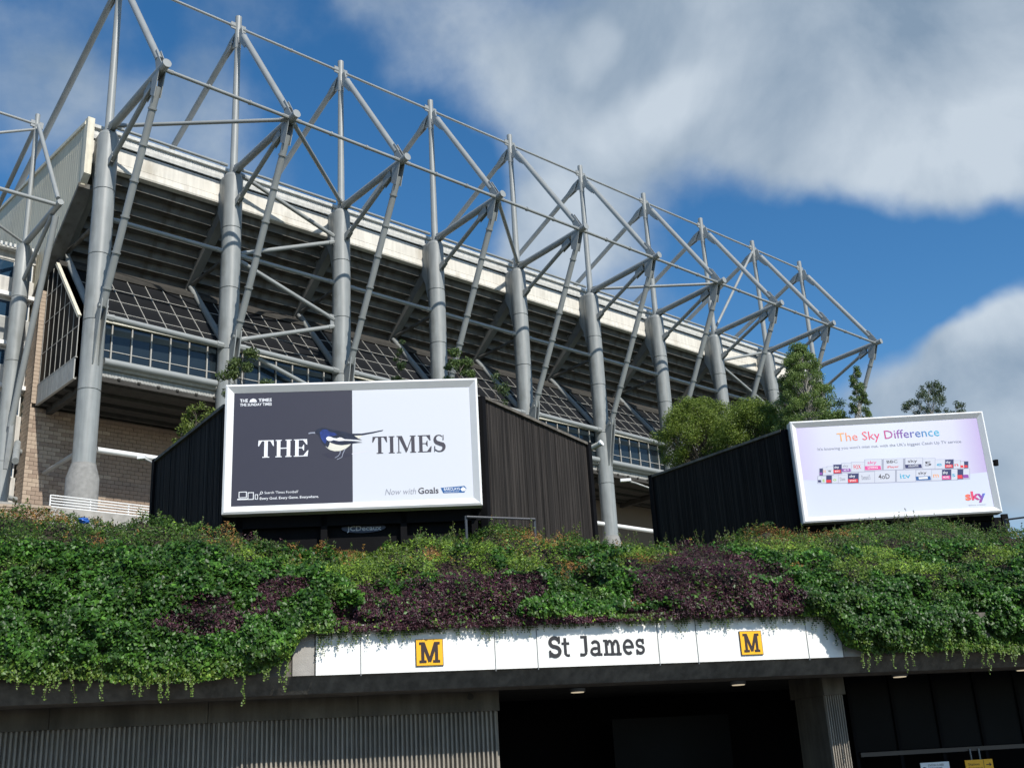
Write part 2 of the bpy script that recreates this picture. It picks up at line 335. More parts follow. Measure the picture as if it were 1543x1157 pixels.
# bracing in the second bay and a few more, as the photograph shows
rod('brace', (7.9, 0, 35.74), (14.45, 0, 33.6), .13); rod('brace', (8.1, 0, 30.6), (14.45, 0, 33.2), .13)
rod('brace', (8.1, 0, 30.1), (14.45, 0, 28.0), .13); rod('brace', (8.1, -.2, 25.2), (14.45, 0, 27.55), .13)
rod('brace', (8.1, -.2, 24.7), (14.45, 0, 22.9), .13)
mb = MB(); mb.box(14.2, 14.5, -.03, .03, 33.0, 33.8); mb.box(14.2, 14.5, -.03, .03, 27.4, 28.3); mb.build('gusset_plate', 'steel_dark', stand)
rod('brace', (.25, -.4, 35.9), (7.35, -6.3, 36.0), .11); rod('brace', (7.6, -6.4, 35.9), (14.8, -.25, 36.0), .13)
rod('brace', (22.6, -6.4, 35.9), (29.8, -.25, 36.0), .13); rod('brace', (37.7, -.4, 35.9), (44.85, -6.3, 36.0), .11)
rod('brace', (59.85, 0, 45.5), (52.7, 0, 36.2), .12); rod('brace', (53.0, 0, 33.4), (59.4, 0, 35.5), .12)
rod('brace', (53.0, 0, 32.9), (59.4, 0, 30.3), .12)
rod('floor_brace', (0, .5, 17.75), (0, 5.4, 17.7), .12, plates=False)
# fascia panels with a thin joint shadow line and kicked-out lower lip
for i in range(NB):
    s0, s1 = BAY*i+(.02 if i else -.6), BAY*(i+1)-.02
    mb = MB(); mb.prism([(.95, 35.42), (.93, 34.46), (1.25, 34.46), (1.25, 35.42)], s0, s1)
    mb.prism([(.90, 34.42), (.86, 34.05), (.90, 33.96), (1.02, 33.92), (1.25, 33.92), (1.25, 34.42)], s0+ (.9 if i else 0), s1-.25)
    mb.prism([(.92, 34.42), (.92, 34.12), (1.2, 34.12), (1.2, 34.42)], s0, s0+.9) if i else None
    mb.build('fascia_panel', 'fascia', stand)
    mb = MB(); mb.box(s0, s1, .98, 1.2, 35.42, 35.52); mb.build('fascia_joint', 'dark', stand)
    mb = MB(); mb.prism([(.88, 35.52), (.84, 35.74), (1.2, 35.74), (1.2, 35.52)], s0, s1); mb.build('eaves_trim', 'roofmet', stand)
    mb = MB(); n_ = int((s1-s0)/.15)
    for k in range(n_):
        a = s0+k*.15; mb.prism([(.98, 35.78), (.98, 36.16), (1.25, 36.16), (1.25, 35.78)], a, a+.075)
    mb.box(s0, s1, .995, 1.2, 35.74, 36.18)
    stuff(mb.build('roof_ridging', 'roofmet', stand))
    mb = MB(); mb.prism([(.82, 36.18), (.80, 36.36), (1.4, 36.42), (1.4, 36.2)], s0, s1); mb.build('gutter', 'roofmet', stand)
mb = MB(); mb.prism([(1.2, 36.2), (1.2, 36.4), (36, 37.9), (36, 37.6)], -.85, SE+.8); mb.build('roof', 'roofmet', stand)
# stepped terrace underside: one precast unit per step and bay
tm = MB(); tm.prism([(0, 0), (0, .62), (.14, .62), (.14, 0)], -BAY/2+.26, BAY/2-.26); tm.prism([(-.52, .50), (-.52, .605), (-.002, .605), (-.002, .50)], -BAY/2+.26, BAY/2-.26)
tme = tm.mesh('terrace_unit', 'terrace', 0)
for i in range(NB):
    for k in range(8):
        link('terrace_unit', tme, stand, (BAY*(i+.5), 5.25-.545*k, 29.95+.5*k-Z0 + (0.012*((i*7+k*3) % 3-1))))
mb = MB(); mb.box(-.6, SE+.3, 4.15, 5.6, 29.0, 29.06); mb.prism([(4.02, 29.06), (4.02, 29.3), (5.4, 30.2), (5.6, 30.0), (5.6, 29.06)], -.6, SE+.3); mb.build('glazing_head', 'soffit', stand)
# glazing: sloping and upright panes
GB, GT = Vector((0, .33, 24.70)), Vector((0, 4.05, 29.0)); gd = GT-GB; NP = 7; pw = BAY/NP; rows = 4
gn = Vector((0, -gd.z, gd.y)).normalized()
def pane_mesh(a, b, w, th, name, m):
    mb = MB(); o = (b-a); n_ = Vector((0, -o.z, o.y)).normalized()*-th
    vs = []
    for q in (Vector((0, 0, 0)), n_): vs += [a+q, a+q+Vector((w, 0, 0)), b+q+Vector((w, 0, 0)), b+q]
    mb.add(vs, [(0, 1, 2, 3), (7, 6, 5, 4), (0, 4, 5, 1), (1, 5, 6, 2), (2, 6, 7, 3), (3, 7, 4, 0)]); return mb
pm = pane_mesh(Vector((.03, 0, .03)), Vector((.03, gd.y/rows, gd.z/rows)), pw-.06, .03, 'window_pane', 'glass_s').mesh('window_pane', 'glass_s')
vm = MB().box(.03, pw-.03, 0, .03, 0, 2.05).mesh('window_pane', 'glass')
last = MB()
for i in range(NB):
    for k in range(NP):
        s_ = BAY*i+k*pw
        if i < NB-1:
            for r_ in range(rows):
                p = GB+gd*r_/rows; link('window_pane', pm, stand, (s_, p.y, p.z-Z0))
            link('window_pane', vm, stand, (s_, .33, 22.6-Z0))
        else:
            last.quad((s_+.03, GB.y, GB.z), (s_+pw-.03, GB.y, GB.z), (s_+pw-.03, GT.y, GT.z), (s_+.03, GT.y, GT.z)); last.box(s_+.03, s_+pw-.03, .33, .36, 22.6, 24.65)
    mb = MB()
    for k in range(NP+(i == NB-1)):
        s_ = BAY*i+k*pw; h = .02
        a, b = GB+gn*.05, GT+gn*.05; off = gn*-.12
        mb.add([a+Vector((s_-h, 0, 0)), a+Vector((s_+h, 0, 0)), b+Vector((s_+h, 0, 0)), b+Vector((s_-h, 0, 0)), a+off+Vector((s_-h, 0, 0)), a+off+Vector((s_+h, 0, 0)), b+off+Vector((s_+h, 0, 0)), b+off+Vector((s_-h, 0, 0))],
               [(0, 1, 2, 3), (4, 7, 6, 5), (0, 4, 5, 1), (1, 5, 6, 2), (2, 6, 7, 3), (3, 7, 4, 0)])
        mb.box(s_-.035, s_+.035, .25, .40, 22.56, 24.66)
    for r_ in range(1, rows):
        p = GB+gd*r_/rows+gn*.02; mb.box(BAY*i, BAY*(i+1), p.y-.014, p.y+.014, p.z-.014, p.z+.014)
    mb.box(BAY*i, BAY*(i+1), .29, .36, 23.15, 23.19)
    mb.build('glazing_bars', 'mullion', stand)
    mb = MB(); mb.box(BAY*i+.01, BAY*(i+1)-.01, .16, .44, 24.66, 24.78); mb.build('glazing_sill', 'cream', stand)
    mb = MB(); mb.prism([(.05, 22.55), (.05, 22.2), (.15, 22.1), (.5, 22.1), (.5, 22.55)], BAY*i+.01, BAY*(i+1)-.01); mb.build('floor_edge', 'slab', stand)
    mb = MB(); n_ = 44
    for k in range(n_): mb.box(BAY*i+k*BAY/n_+.02, BAY*i+(k+1)*BAY/n_-.03, .30, .34, 21.75, 22.08)
    mb.box(BAY*i, BAY*(i+1), .32, .5, 21.7, 22.1)
    stuff(mb.build('vent_slats', 'slab', stand))
    mb = MB(); mb.box(BAY*i, BAY*(i+1), .2, .5, 21.42, 21.68)
    for k in range(7): mb.box(BAY*i+k*1.07+.4, BAY*i+k*1.07+.55, .12, .2, 21.62, 21.72)
    mb.build('edge_channel', 'soffit', stand)
stuff(last.build('window_pane', 'glass_s', stand))
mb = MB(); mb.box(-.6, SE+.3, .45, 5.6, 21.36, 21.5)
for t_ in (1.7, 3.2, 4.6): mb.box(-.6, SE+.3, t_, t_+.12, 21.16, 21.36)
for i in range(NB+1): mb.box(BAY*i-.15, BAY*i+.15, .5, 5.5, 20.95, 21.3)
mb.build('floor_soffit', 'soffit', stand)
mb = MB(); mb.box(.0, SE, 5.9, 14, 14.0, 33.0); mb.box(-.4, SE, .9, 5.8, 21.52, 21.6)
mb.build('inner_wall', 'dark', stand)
# end elevation: glazed strip, slab edge panels, cladding gable
ep = [.30+.715*k for k in range(0, 8)]
def topz(t): return GB.z+(min(t, 4.05)-.33)*gd.z/gd.y if t < 4.05 else 29.0
for k in range(7):
    t0, t1 = ep[k]+.03, ep[k+1]-.03
    MB().prism([(t0, 22.5), (t1, 22.5), (t1, topz(t1)), (t0, topz(t0))], -.68, -.64).build('window_pane', 'dglass', stand)
    MB().prism([(t0-.01, 21.35), (t1+.01, 21.35), (t1+.01, 22.45), (t0-.01, 22.45)], -.74, -.68).build('edge_panel', 'slab', stand)
mb = MB()
for t in ep: mb.box(-.70, -.66, t-.02, t+.02, 22.45, topz(t)+.02)
for z in (24.2, 26.0, 27.6):
    ts = .33+(z-24.7)*gd.y/gd.z if z > 24.7 else .33
    mb.box(-.695, -.665, max(ts, .33), 5.3, z-.02, z+.02)
mb.box(-.76, -.62, .25, 5.35, 21.3, 21.36); mb.box(-.75, -.62, .25, 5.35, 22.45, 22.5)
mb.build('end_glazing_bars', 'mullion', stand)
mb = MB(); a, b = GB+gn*.1, GT+gn*.1+gd*.03; mb.add([Vector((x, 0, 0))+q+o for x in (-.76, -.58) for q in (a, b) for o in (Vector((0, 0, 0)), -gn*.16)], [(0, 1, 3, 2), (4, 6, 7, 5), (0, 2, 6, 4), (1, 5, 7, 3), (0, 4, 5, 1), (2, 3, 7, 6)])
mb.build('end_verge', 'cream', stand)
gpoly = [(.9, 36.2), (36, 37.75), (36, 20), (6.6, 20), (6.6, 28.0), (.9, 32.5)]
mb = MB(); mb.prism(gpoly, -.95, -.72)
mb.build('gable_wall', 'gable', stand)
def gbz(t): return 32.5-(t-.9)*.79 if t < 6.6 else 20
mb = MB(); t = 1.0
while t < 30:
    mb.box(-.955, -.95, t, t+.06, gbz(t)+.1, 36.2+(t-.9)*.044); t += .30
stuff(mb.build('gable_ribs', 'gable', stand))
mb = MB(); mb.prism([(.75, 36.3), (36, 37.95), (36, 37.75), (.75, 36.1)], -1.05, -.6); mb.build('gable_coping', 'cream', stand)
mb = MB(); mb.prism([(.45, 36.45), (.45, 33.0), (.9, 32.6), (.9, 36.45)], -1.0, -.62); mb.build('gable_end_post', 'cream', stand)
mb = MB(); mb.prism([(.9, 32.35), (.9, 32.62), (6.7, 28.05), (6.7, 27.8)], -1.05, -.3); mb.build('gable_soffit_trim', 'terrace', stand)
mb = MB()
for k in range(9): mb.box(-1.06, -.99, 14.2, 16.6, 32.4+k*.22, 32.52+k*.22)
mb.build('louvre', 'steel_dark', stand)
MB().box(-.95, -.7, 5.7, 36, 14, 28.1).build('end_wall_backing', 'mortar', stand)
MB().box(SE+.8, SE+.95, .9, 30, 14, 37.4).build('far_end_wall', 'gable', stand)
# brick wall under the overhang: blocks built one by one at the lit left end
MB().box(-.62, SE, 5.52, 5.7, 14, 21.3).build('wall_backing', 'mortar', stand)
MB().box(-.92, -.64, 5.62, 6.6, 14, 28.0).build('wall_backing', 'mortar', stand)
bl, bh = .44, .225
bms = [MB().box(0, bl-.018, 0, .06, 0, bh-.018).mesh('brick_block', m) for m in ('brick', 'brick2')]
bhm = MB().box(0, bl/2-.018, 0, .06, 0, bh-.018).mesh('brick_block', 'brick2')
rest = MB(); nb = 0; zz = 14.02; r_ = 0
bks = []
while zz < 21.2:
    s_ = -.98+(bl/2 if r_ % 2 else 0)
    if r_ % 2: bks.append((-.98, zz, -1))
    while s_ < 40:
        bks.append((s_, zz, r_)); s_ += bl
    zz += bh; r_ += 1
bks.sort(key=lambda b: b[0]+ (0 if b[1] > 15.4 else 100))
for b in bks:
    j = random.uniform(-.008, .008)
    if b[2] == -1: link('brick_block', bhm, stand, (b[0], 5.44+j, b[1]-Z0)); continue
    if nb < 250: link('brick_block', bms[random.random() < .4], stand, (b[0], 5.44+j, b[1]-Z0)); nb += 1
    else: rest.box(b[0], b[0]+bl-.018, 5.45+j, 5.51+j, b[1], b[1]+bh-.018)
stuff(rest.build('brick_block', 'brick', stand))
rest = MB(); zz = 14.02; r_ = 0
while zz < 27.8:
    t_ = 5.44-(bl/2 if r_ % 2 else 0)
    while t_ < 6.5:
        rest.box(-.98, -.92, max(t_, 5.44), t_+bl-.018, zz, zz+bh-.018); t_ += bl
    if zz > 21.3: rest.box(-.98, -.66, 5.40, 5.60, zz, zz+bh-.018)
    zz += bh; r_ += 1
stuff(rest.build('brick_return', 'brick2', stand))
MB().box(-.9, -.68, 5.6, 5.7, 21.3, 27.9).build('wall_backing', 'mortar', stand)

# ------------------------------------------------------------------ corner stand at the far left, lower and set further round
cz = 14.0; cb = Vector((-26.4, 55.0, 0))
corner = thing('corner_stand', 'cream panelled stadium block with a smaller grey mast frame, at the left edge', 'building', (cb.x, cb.y, cz), 90-math.degrees(PSI))
def cbx(): return MB()
mb = MB(); mb.lathe([(.42, 14), (.42, 18.0), (.39, 18.02), (.42, 18.04), (.42, 23.5), (.39, 23.53), (.42, 23.56), (.42, 27.2), (.39, 27.23), (.42, 27.26), (.42, 30.1), (.3, 30.4)], seg=20)
cc = mb.build('column', 'steel', corner, smooth=True)
def crod(name, a, b, r, par=cc):
    mb = MB(); mb.tube(a, b, r, r, 10); return mb.build(name, 'steel_thin', par, z0=cz, smooth=True)
crod('mast', (0, 0, 30.3), (0, 0, 38.75), .14); crod('boom', (0, -.2, 30.5), (0, -5.05, 30.9), .17)
crod('strut', (0, -.35, 28.2), (0, -3.9, 30.6), .11); crod('inclined_leg', (0, -4.5, 30.3), (0, -.6, 19.8), .16)
crod('fore_stay', (0, -.3, 37.9), (0, -4.6, 31.3), .12); crod('back_stay', (0, .3, 38.0), (0, 13.0, 31.5), .13)
mb = MB(); mb.prism([(-.8, 20.6), (-.5, 20.6), (-.35, 19.9), (-.35, 17.6), (-.45, 17.6), (-.75, 19.4)], -.1, .1); mb.build('bracket', 'steel_dark', cc, z0=cz); MB().box(-.35, .35, -.05, .05, 37.9, 38.3).build('bracket', 'steel_dark', cc, z0=cz)
crod('mast_tie', (0, 0, 38.1), (-7, 0, 38.1), .08, corner)
crod('boom_tie', (0, -4.7, 30.85), (-7, -4.7, 30.85), .11, corner)
crod('brace', (0, 0, 37.8), (-7, -.3, 34.2), .08, corner)
crod('brace', (-.2, 0, 30.6), (-7, -4.5, 31.0), .08, corner)
crod('wall_tie', (.2, .3, 18.9), (3.2, 1.5, 18.9), .15, corner)
crod('wall_tie', (.2, .3, 16.35), (3.0, 1.5, 16.35), .13, corner)
mb = MB(); mb.tube((-.3, -2.8, 17.4), (.5, -.4, 19.05), .17, .17, 12); mb.build('wall_tie', 'steel', corner, smooth=True)
# its rear block, behind the frame
Y0 = 1.15
zz_ = lambda y: at_r(30, y, 61.4).z
wrows = [(386, 413), (446, 473), (520, 546), (584, 619), (678, 713)]
lv = [zz_(374)]+[zz_(v) for r_ in wrows for v in r_]+[14.0]
for k in range(0, len(lv)-1, 2):
    z1_, z0_ = lv[k], lv[k+1]
    for x0_, x1_ in [(-9.0+1.5*j, -7.52+1.5*j) for j in range(8)]:
        if x0_ < 1.0: MB().box(x0_, min(x1_, 1.05), Y0, Y0+.3, z0_, z1_).build('spandrel_panel', 'slab' if k in (4,) else 'corner_panel', corner)
    if 0 < k < 8: MB().box(-9, 1.05, Y0-.30, Y0-.02, z0_+.12, z0_+.34).build('string_course', 'rail', corner)
for k in range(1, len(lv)-1, 2):
    z1_, z0_ = lv[k], lv[k+1]; x = -8.9
    while x < .9:
        g = MB(); x1_ = min(x+.95, 1.05)
        g.box(x, x1_, Y0+.06, Y0+.14, z0_, z0_+.07); g.box(x, x1_, Y0+.06, Y0+.14, z1_-.07, z1_); g.box(x, x+.07, Y0+.06, Y0+.14, z0_+.07, z1_-.07); g.box(x1_-.07, x1_, Y0+.06, Y0+.14, z0_+.07, z1_-.07)
        wf = g.build('window', 'winframe', corner); MB().box(x+.07, x1_-.07, Y0+.09, Y0+.12, z0_+.07, z1_-.07).build('pane', 'winglass', wf, z0=cz); x += .99
MB().box(-9, 1.0, Y0+.35, Y0+12, 14, lv[0]-.02).build('rear_block', 'soffit', corner)
mb = MB()
for k in range(50): mb.box(-9+.24*k, -9+.24*k+.12, Y0-.5, 4, lv[0]+.08, lv[0]+.28) if -9+.24*k < .9 else None
mb.box(-9, 1.0, Y0-.45, 4, lv[0]+.01, lv[0]+.08); mb.build('canopy_edge', 'roofmet', corner)

# low stone wall and white railings at the column foot
c0 = st(0, 0, 0)
def low_wall():
    a = at_r(-30, 748, 50); b = at_r(76, 762, 50); z1 = 14.55
    t = thing('low_stone_wall', 'low buff stone wall with a coping at the far left, above the ivy', 'wall', (a.x, a.y, 13.0), math.degrees(math.atan2(b.y-a.y, b.x-a.x)))
    L = math.hypot(b.x-a.x, b.y-a.y); MB().box(0, L, .04, .4, 7.0, b.z-.12).build('wall_core', 'mortar', t)
    MB().box(-.02, L+.03, -.04, .44, b.z-.12, b.z).build('coping', 'brick2', t)
    me = MB().box(0, .38, 0, .05, 0, .15).mesh('stone_block', 'brick2')
    for r_ in range(5):
        x = .0 if r_ % 2 else .19
        while x < L-.4: link('stone_block', me, t, (x, -.012, b.z-.12-.165*(r_+1)-13.0)); x += .395
low_wall()
def rail_run(name, label, pts, zt, zb, m, bars=4, pitch=1.6):
    a, b = pts; L = math.hypot(b.x-a.x, b.y-a.y)
    t = thing(name, label, 'railing', (a.x, a.y, zb), math.degrees(math.atan2(b.y-a.y, b.x-a.x)))
    for k in range(bars): MB().tube((0, 0, zt-(zt-zb)*.85*k/max(bars, 1)-.03), (L, 0, zt-(zt-zb)*.85*k/max(bars, 1)-.03), .03, .03, 8).build('rail', m, t, smooth=True)
    n_ = max(1, round(L/pitch))
    for k in range(n_+1): MB().tube((L*k/n_, .05, zb-2.0), (L*k/n_, .05, zt), .035, .035, 8).build('post', m, t, smooth=True)
rail_run('white_railing', 'white barred railing behind the ivy, at the foot of the concrete-based column', (st(-2.0, -1.6, 0), st(3.6, -1.6, 0)), 14.82, 14.05, 'rail', 5, 1.7)

# ------------------------------------------------------------------ station entrance
SN = thing('station_entrance', 'concrete underground station entrance with white sign fascia over a dark recess', 'building', (FO.x, FO.y, 0), 13.7)
MB().prism([(0, 3.64), (.0, 4.55), (1.3, 4.55), (1.3, 3.31), (.30, 3.31)], -22, 22).build('canopy_beam', 'conc_beam', SN)
joints = [-4.40, -3.49, -.70, .21, 2.91, 3.80, 6.42, 7.26]
for a, b in zip(joints[:-1], joints[1:]): MB().box(a+.008, b-.008, -.06, -.004, 3.64, 4.62).build('fascia_panel', 'whitepanel', SN)
for a in joints[1:-1]: MB().box(a-.006, a+.006, -.075, -.01, 3.60, 4.62).build('joint_strip', 'steel_dark', SN)
for a, b in ((-4.85, -4.42), (7.28, 7.75)): MB().box(a, b, -.045, -.004, 3.645, 4.6).build('end_block', 'conc_l', SN)
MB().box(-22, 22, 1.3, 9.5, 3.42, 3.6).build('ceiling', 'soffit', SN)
MB().box(-22, 22, 1.3, 9, 3.6, 4.4).build('roof_fill', 'soil', SN)
# left wall, plain band and ribs
MB().box(-22, -.33, 1.72, 2.1, 0, 2.9).build('ribbed_wall', 'rib', SN)
mb = MB(); x = -21.9
while x < -.40: mb.prism([(x, 1.72), (x+.018, 1.62), (x+.052, 1.62), (x+.07, 1.72)], 0, 2.9, axis=2); x += .098
stuff(mb.build('wall_ribs', 'rib', SN))
for a in range(7): MB().box(-22+3.1*a, -22+3.1*a+3.09 if a < 6 else -.31, 1.58, 2.12, 2.9, 3.42).build('concrete_band', 'conc', SN)
MB().tube((-.95, 1.56, 3.22), (-.95, 1.60, 3.22), .07, .07, 14).build('cable_gland', 'soffit', SN)
# right pillar
MB().box(7.50, 8.06, 1.55, 3.3, 2.93, 3.42).build('pillar_head', 'conc', SN)
MB().box(7.56, 8.04, 1.72, 3.2, 0, 2.93).build('pillar', 'conc', SN)
mb = MB(); x = 7.565
while x < 8.0: mb.prism([(x, 1.72), (x+.012, 1.63), (x+.032, 1.63), (x+.044, 1.72)], 0, 2.93, axis=2); x += .0595
stuff(mb.build('pillar_ribs', 'rib', SN))
# dark lobby: back wall, glazed screens and door heads
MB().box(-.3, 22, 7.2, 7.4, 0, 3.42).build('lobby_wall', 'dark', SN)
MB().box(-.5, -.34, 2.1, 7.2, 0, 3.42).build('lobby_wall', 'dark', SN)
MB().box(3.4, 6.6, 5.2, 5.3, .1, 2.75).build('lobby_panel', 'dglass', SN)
for x in (8.9, 10.1, 11.3, 12.5, 13.7):
    MB().box(x, x+.09, 3.0, 3.12, 0, 3.42).build('screen_post', 'black', SN)
    MB().box(x+.10, x+1.19, 3.05, 3.07, 1.62, 3.38).build('screen_pane', 'dglass', SN)
p0 = on_plane(1540, 1140, fac(0, 2.95, 0), FN); lz = p0.z
MB().box(9.0, 16, 2.93, 3.0, 1.50, 1.60).build('door_head', 'doorbeam', SN)
for x in (12.0, 12.25): MB().tube((x, 2.9, .9), (x, 2.9, 1.55), .02, .02, 8).build('door_handle', 'steel_dark', SN)

# ceiling downlights
for k, (px, py) in enumerate([(621, 1044), (870, 1037), (1112, 1026), (1355, 1014), (1458, 1016), (1541, 1004)]):
    p = on_z(px, py, 3.41); lab = ['leftmost downlight, over the ribbed concrete wall', 'downlight just right of the ribbed wall end', 'downlight left of the ribbed pillar', 'first downlight right of the ribbed pillar',
        'dim downlight set deeper inside the right-hand recess', 'downlight at the right edge of the picture'][k]
    t = thing('downlight', lab, 'ceiling light', (p.x, p.y, 3.36), 13.7, 'round downlights in the entrance ceiling')
    MB().lathe([(.19, -.03), (.19, .05)], seg=20).build('trim_ring', 'steel_dark', t, z0=0); MB().lathe([(.15, -.045), (.16, -.031)], seg=20).build('diffuser', 'lampglass' if k != 4 else 'conc_l', t, z0=0)

# ------------------------------------------------------------------ lettering as stroke shapes (slab serif and newspaper serif), flat on their panels
def ribbon(pts, ws):
    """variable-width stroke -> polygon outline"""
    P = [Vector((a, b)) for a, b in pts]; L = []; R = []
    for i, p in enumerate(P):
        d = (P[min(i+1, len(P)-1)]-P[max(i-1, 0)]).normalized(); n = Vector((-d.y, d.x))*ws[i]/2; L.append(p+n); R.append(p-n)
    return [[tuple(L[i]), tuple(L[i+1]), tuple(R[i+1]), tuple(R[i])] for i in range(len(P)-1)]
def arc(cx, cy, rx, ry, a0, a1, n=14): return [(cx+rx*math.cos(math.radians(a0+(a1-a0)*i/n)), cy+ry*math.sin(math.radians(a0+(a1-a0)*i/n))) for i in range(n+1)]
def rect(x0, y0, x1, y1): return [[(x0, y0), (x1, y0), (x1, y1), (x0, y1)]]
W_ = .19
def slab_glyph(c):
    q = []; st_ = lambda pts, w=W_: ribbon(pts, [w]*len(pts))
    if c == 'M':
        q += rect(.10, .0, .27, 1) + rect(.83, 0, 1.0, 1) + [[(.10, 1), (.30, 1), (.62, .12), (.50, .02), (.48, .02)]] + [[(1.0, 1), (.80, 1), (.48, .12), (.60, .02), (.62, .02)]]
        q += rect(0, 0, .38, .13) + rect(.72, 0, 1.1, .13) + rect(0, .87, .28, 1) + rect(.82, .87, 1.1, 1); return q, 1.1
    if c == 'S':
        q += st_(arc(.36, .72, .25, .21, 20, 90, 6) + arc(.36, .72, .25, .21, 90, 270, 14)[1:] + arc(.37, .28, .27, .215, 90, -90, 14)[1:] + arc(.37, .28, .27, .215, -90, -165, 6)[1:])
        q += rect(.56, .66, .68, .99) + rect(.03, .01, .15, .34); return q, .72
    if c == 't': q += rect(.12, .12, .28, .92) + rect(0, .58, .44, .71) + st_([(.20, .2), (.23, .10), (.32, .065), (.44, .075)], .13); return q, .48
    if c == 'J': q += rect(.24, .22, .41, 1) + rect(.06, .87, .41, 1) + st_([(.325, .28), (.31, .14), (.22, .075), (.05, .07)], .15) + rect(0, 0, .12, .16); return q, .50
    if c == 'a': q += rect(.40, .0, .55, .48) + rect(.40, 0, .64, .12) + st_(arc(.29, .46, .19, .165, 155, 0, 10), .14) + st_(arc(.26, .20, .19, .135, 60, 320, 16) , .13) + rect(.22, .29, .42, .39); return q, .68
    if c == 'm':
        q += rect(.08, 0, .23, .70) + rect(0, 0, .32, .11) + rect(0, .59, .18, .70)
        for x in (.23, .55): q += st_(arc(x+.115, .44, .12, .19, 180, 0, 10), .13) + rect(x+.17, 0, x+.32, .46) + rect(x+.10, 0, x+.40, .11)
        return q, 1.0
    if c == 'e': q += st_(arc(.30, .35, .23, .28, 0, 310, 20), .14) + rect(.12, .29, .60, .41); return q, .64
    if c == 's':
        q += st_(arc(.26, .50, .17, .14, 20, 270, 14) + arc(.26, .215, .18, .15, 90, -160, 14)[1:], .13) + rect(.38, .46, .48, .69) + rect(.03, .01, .13, .24); return q, .52
    return q, .34
def serif_glyph(c):
    th, tn = .21, .05; q = []
    def stem(x, y0=0, y1=1, w=th): return rect(x, y0, x+w, y1) + rect(x-.08, y0, x+w+.08, y0+tn) + rect(x-.08, y1-tn, x+w+.08, y1)
    def spur(x, y, dx, dy): return [[(x, y), (x+dx, y), (x, y+dy)]]
    if c == 'T': q += rect(.36, 0, .57, 1) + rect(.26, 0, .67, tn) + rect(.02, .95, .91, 1) + [[(.02, .96), (.22, .96), (.05, .66), (.0, .66)]] + [[(.91, .96), (.71, .96), (.88, .66), (.93, .66)]]; return q, .97
    if c == 'H': q += stem(.10) + stem(.68) + rect(.31, .48, .68, .54); return q, 1.04
    if c == 'E': q += stem(.10) + rect(.28, .95, .80, 1) + rect(.28, 0, .84, tn) + rect(.31, .48, .55, .53) + [[(.80, .96), (.55, .96), (.77, .68), (.82, .68)]] + [[(.84, .04), (.58, .04), (.83, .34), (.88, .34)]] + [[(.50, .50), (.59, .34), (.63, .34), (.63, .68), (.59, .68)]]; return q, .95
    if c == 'I': q += stem(.10); return q, .46
    if c == 'M': q += rect(.12, 0, .19, 1) + rect(.02, 0, .30, tn) + rect(.02, .95, .30, 1) + [[(.12, 1), (.36, 1), (.72, .16), (.60, .0)]] + ribbon([(.63, .06), (1.0, .98)], [.06, .06]) + stem(.94) ; return q, 1.30
    if c == 'S':
        pts = arc(.36, .74, .25, .235, 35, 90, 5) + arc(.36, .74, .25, .235, 90, 235, 10)[1:] + [(.42, .47)] + arc(.38, .27, .29, .245, 50, -90, 12)[1:] + arc(.38, .27, .29, .245, -90, -150, 5)[1:]
        n = len(pts); ws = [.06+.17*max(0, math.sin(math.pi*min(1, max(0, (i-n*.18)/(n*.62)))))**1 for i in range(n)]
        q += ribbon(pts, ws) + [[(.62, .98), (.60, .68), (.66, .68), (.66, .98)]] + [[(.06, .34), (.06, .02), (.11, .02), (.12, .34)]]; return q, .78
    return q, .35
def text_polys(txt, glyph, gap=.035):
    out = []; x = 0
    for ch in txt:
        if ch == ' ': x += .32; continue
        q, w_ = glyph(ch); yk = 1.12 if (glyph is slab_glyph and ch in 'ames') else 1; out.append([[(a+x, b*yk) for a, b in poly] for poly in q]); x += w_+gap
    return out, x-gap
def plate(polys, sx, sy, x0, z0_, y, name, m, parent, shear=0, slope=0, pz=None):
    mb = MB(); k = 0
    for poly in polys:
        yy = y-.0003*k; k += 1
        mb.quad(*[(x0+a*sx+shear*b*sy, yy, z0_+b*sy+slope*a*sx) for a, b in poly])
    o = mb.build(name, m, parent, z0=pz)
    me = o.data
    return o
def letters(txt, glyph, x0, x1, zb, zt, y, m, parent, name='letter'):
    gl, w_ = text_polys(txt, glyph); sx = (x1-x0)/w_; sy = zt-zb
    for g in gl: plate(g, sx, sy, x0, zb, y, name, m, parent)
def font_text(txt, x0, x1, zb, h, y, m, parent, name='lettering', shear=0, bold=0):
    cu = bpy.data.curves.new('t', 'FONT'); cu.body = txt; cu.size = 1; cu.resolution_u = 2; cu.shear = shear; cu.offset = bold
    ob = bpy.data.objects.new('t', cu); C.objects.link(ob); dg = bpy.context.evaluated_depsgraph_get()
    me = bpy.data.meshes.new_from_object(ob.evaluated_get(dg)); bpy.data.objects.remove(ob)
    vs = np.array([v.co[:] for v in me.vertices]); mn, mx = vs.min(0), vs.max(0)
    caph = .69
    for v in me.vertices:
        v.co = (x0+(v.co.x-mn[0])/(mx[0]-mn[0])*(x1-x0), y, zb+v.co.y/caph*h - parent.get('_z0', 0))
    me.materials.clear(); me.materials.append(M[m] if isinstance(m, str) else m); me.name = name
    return link(name, me, parent)

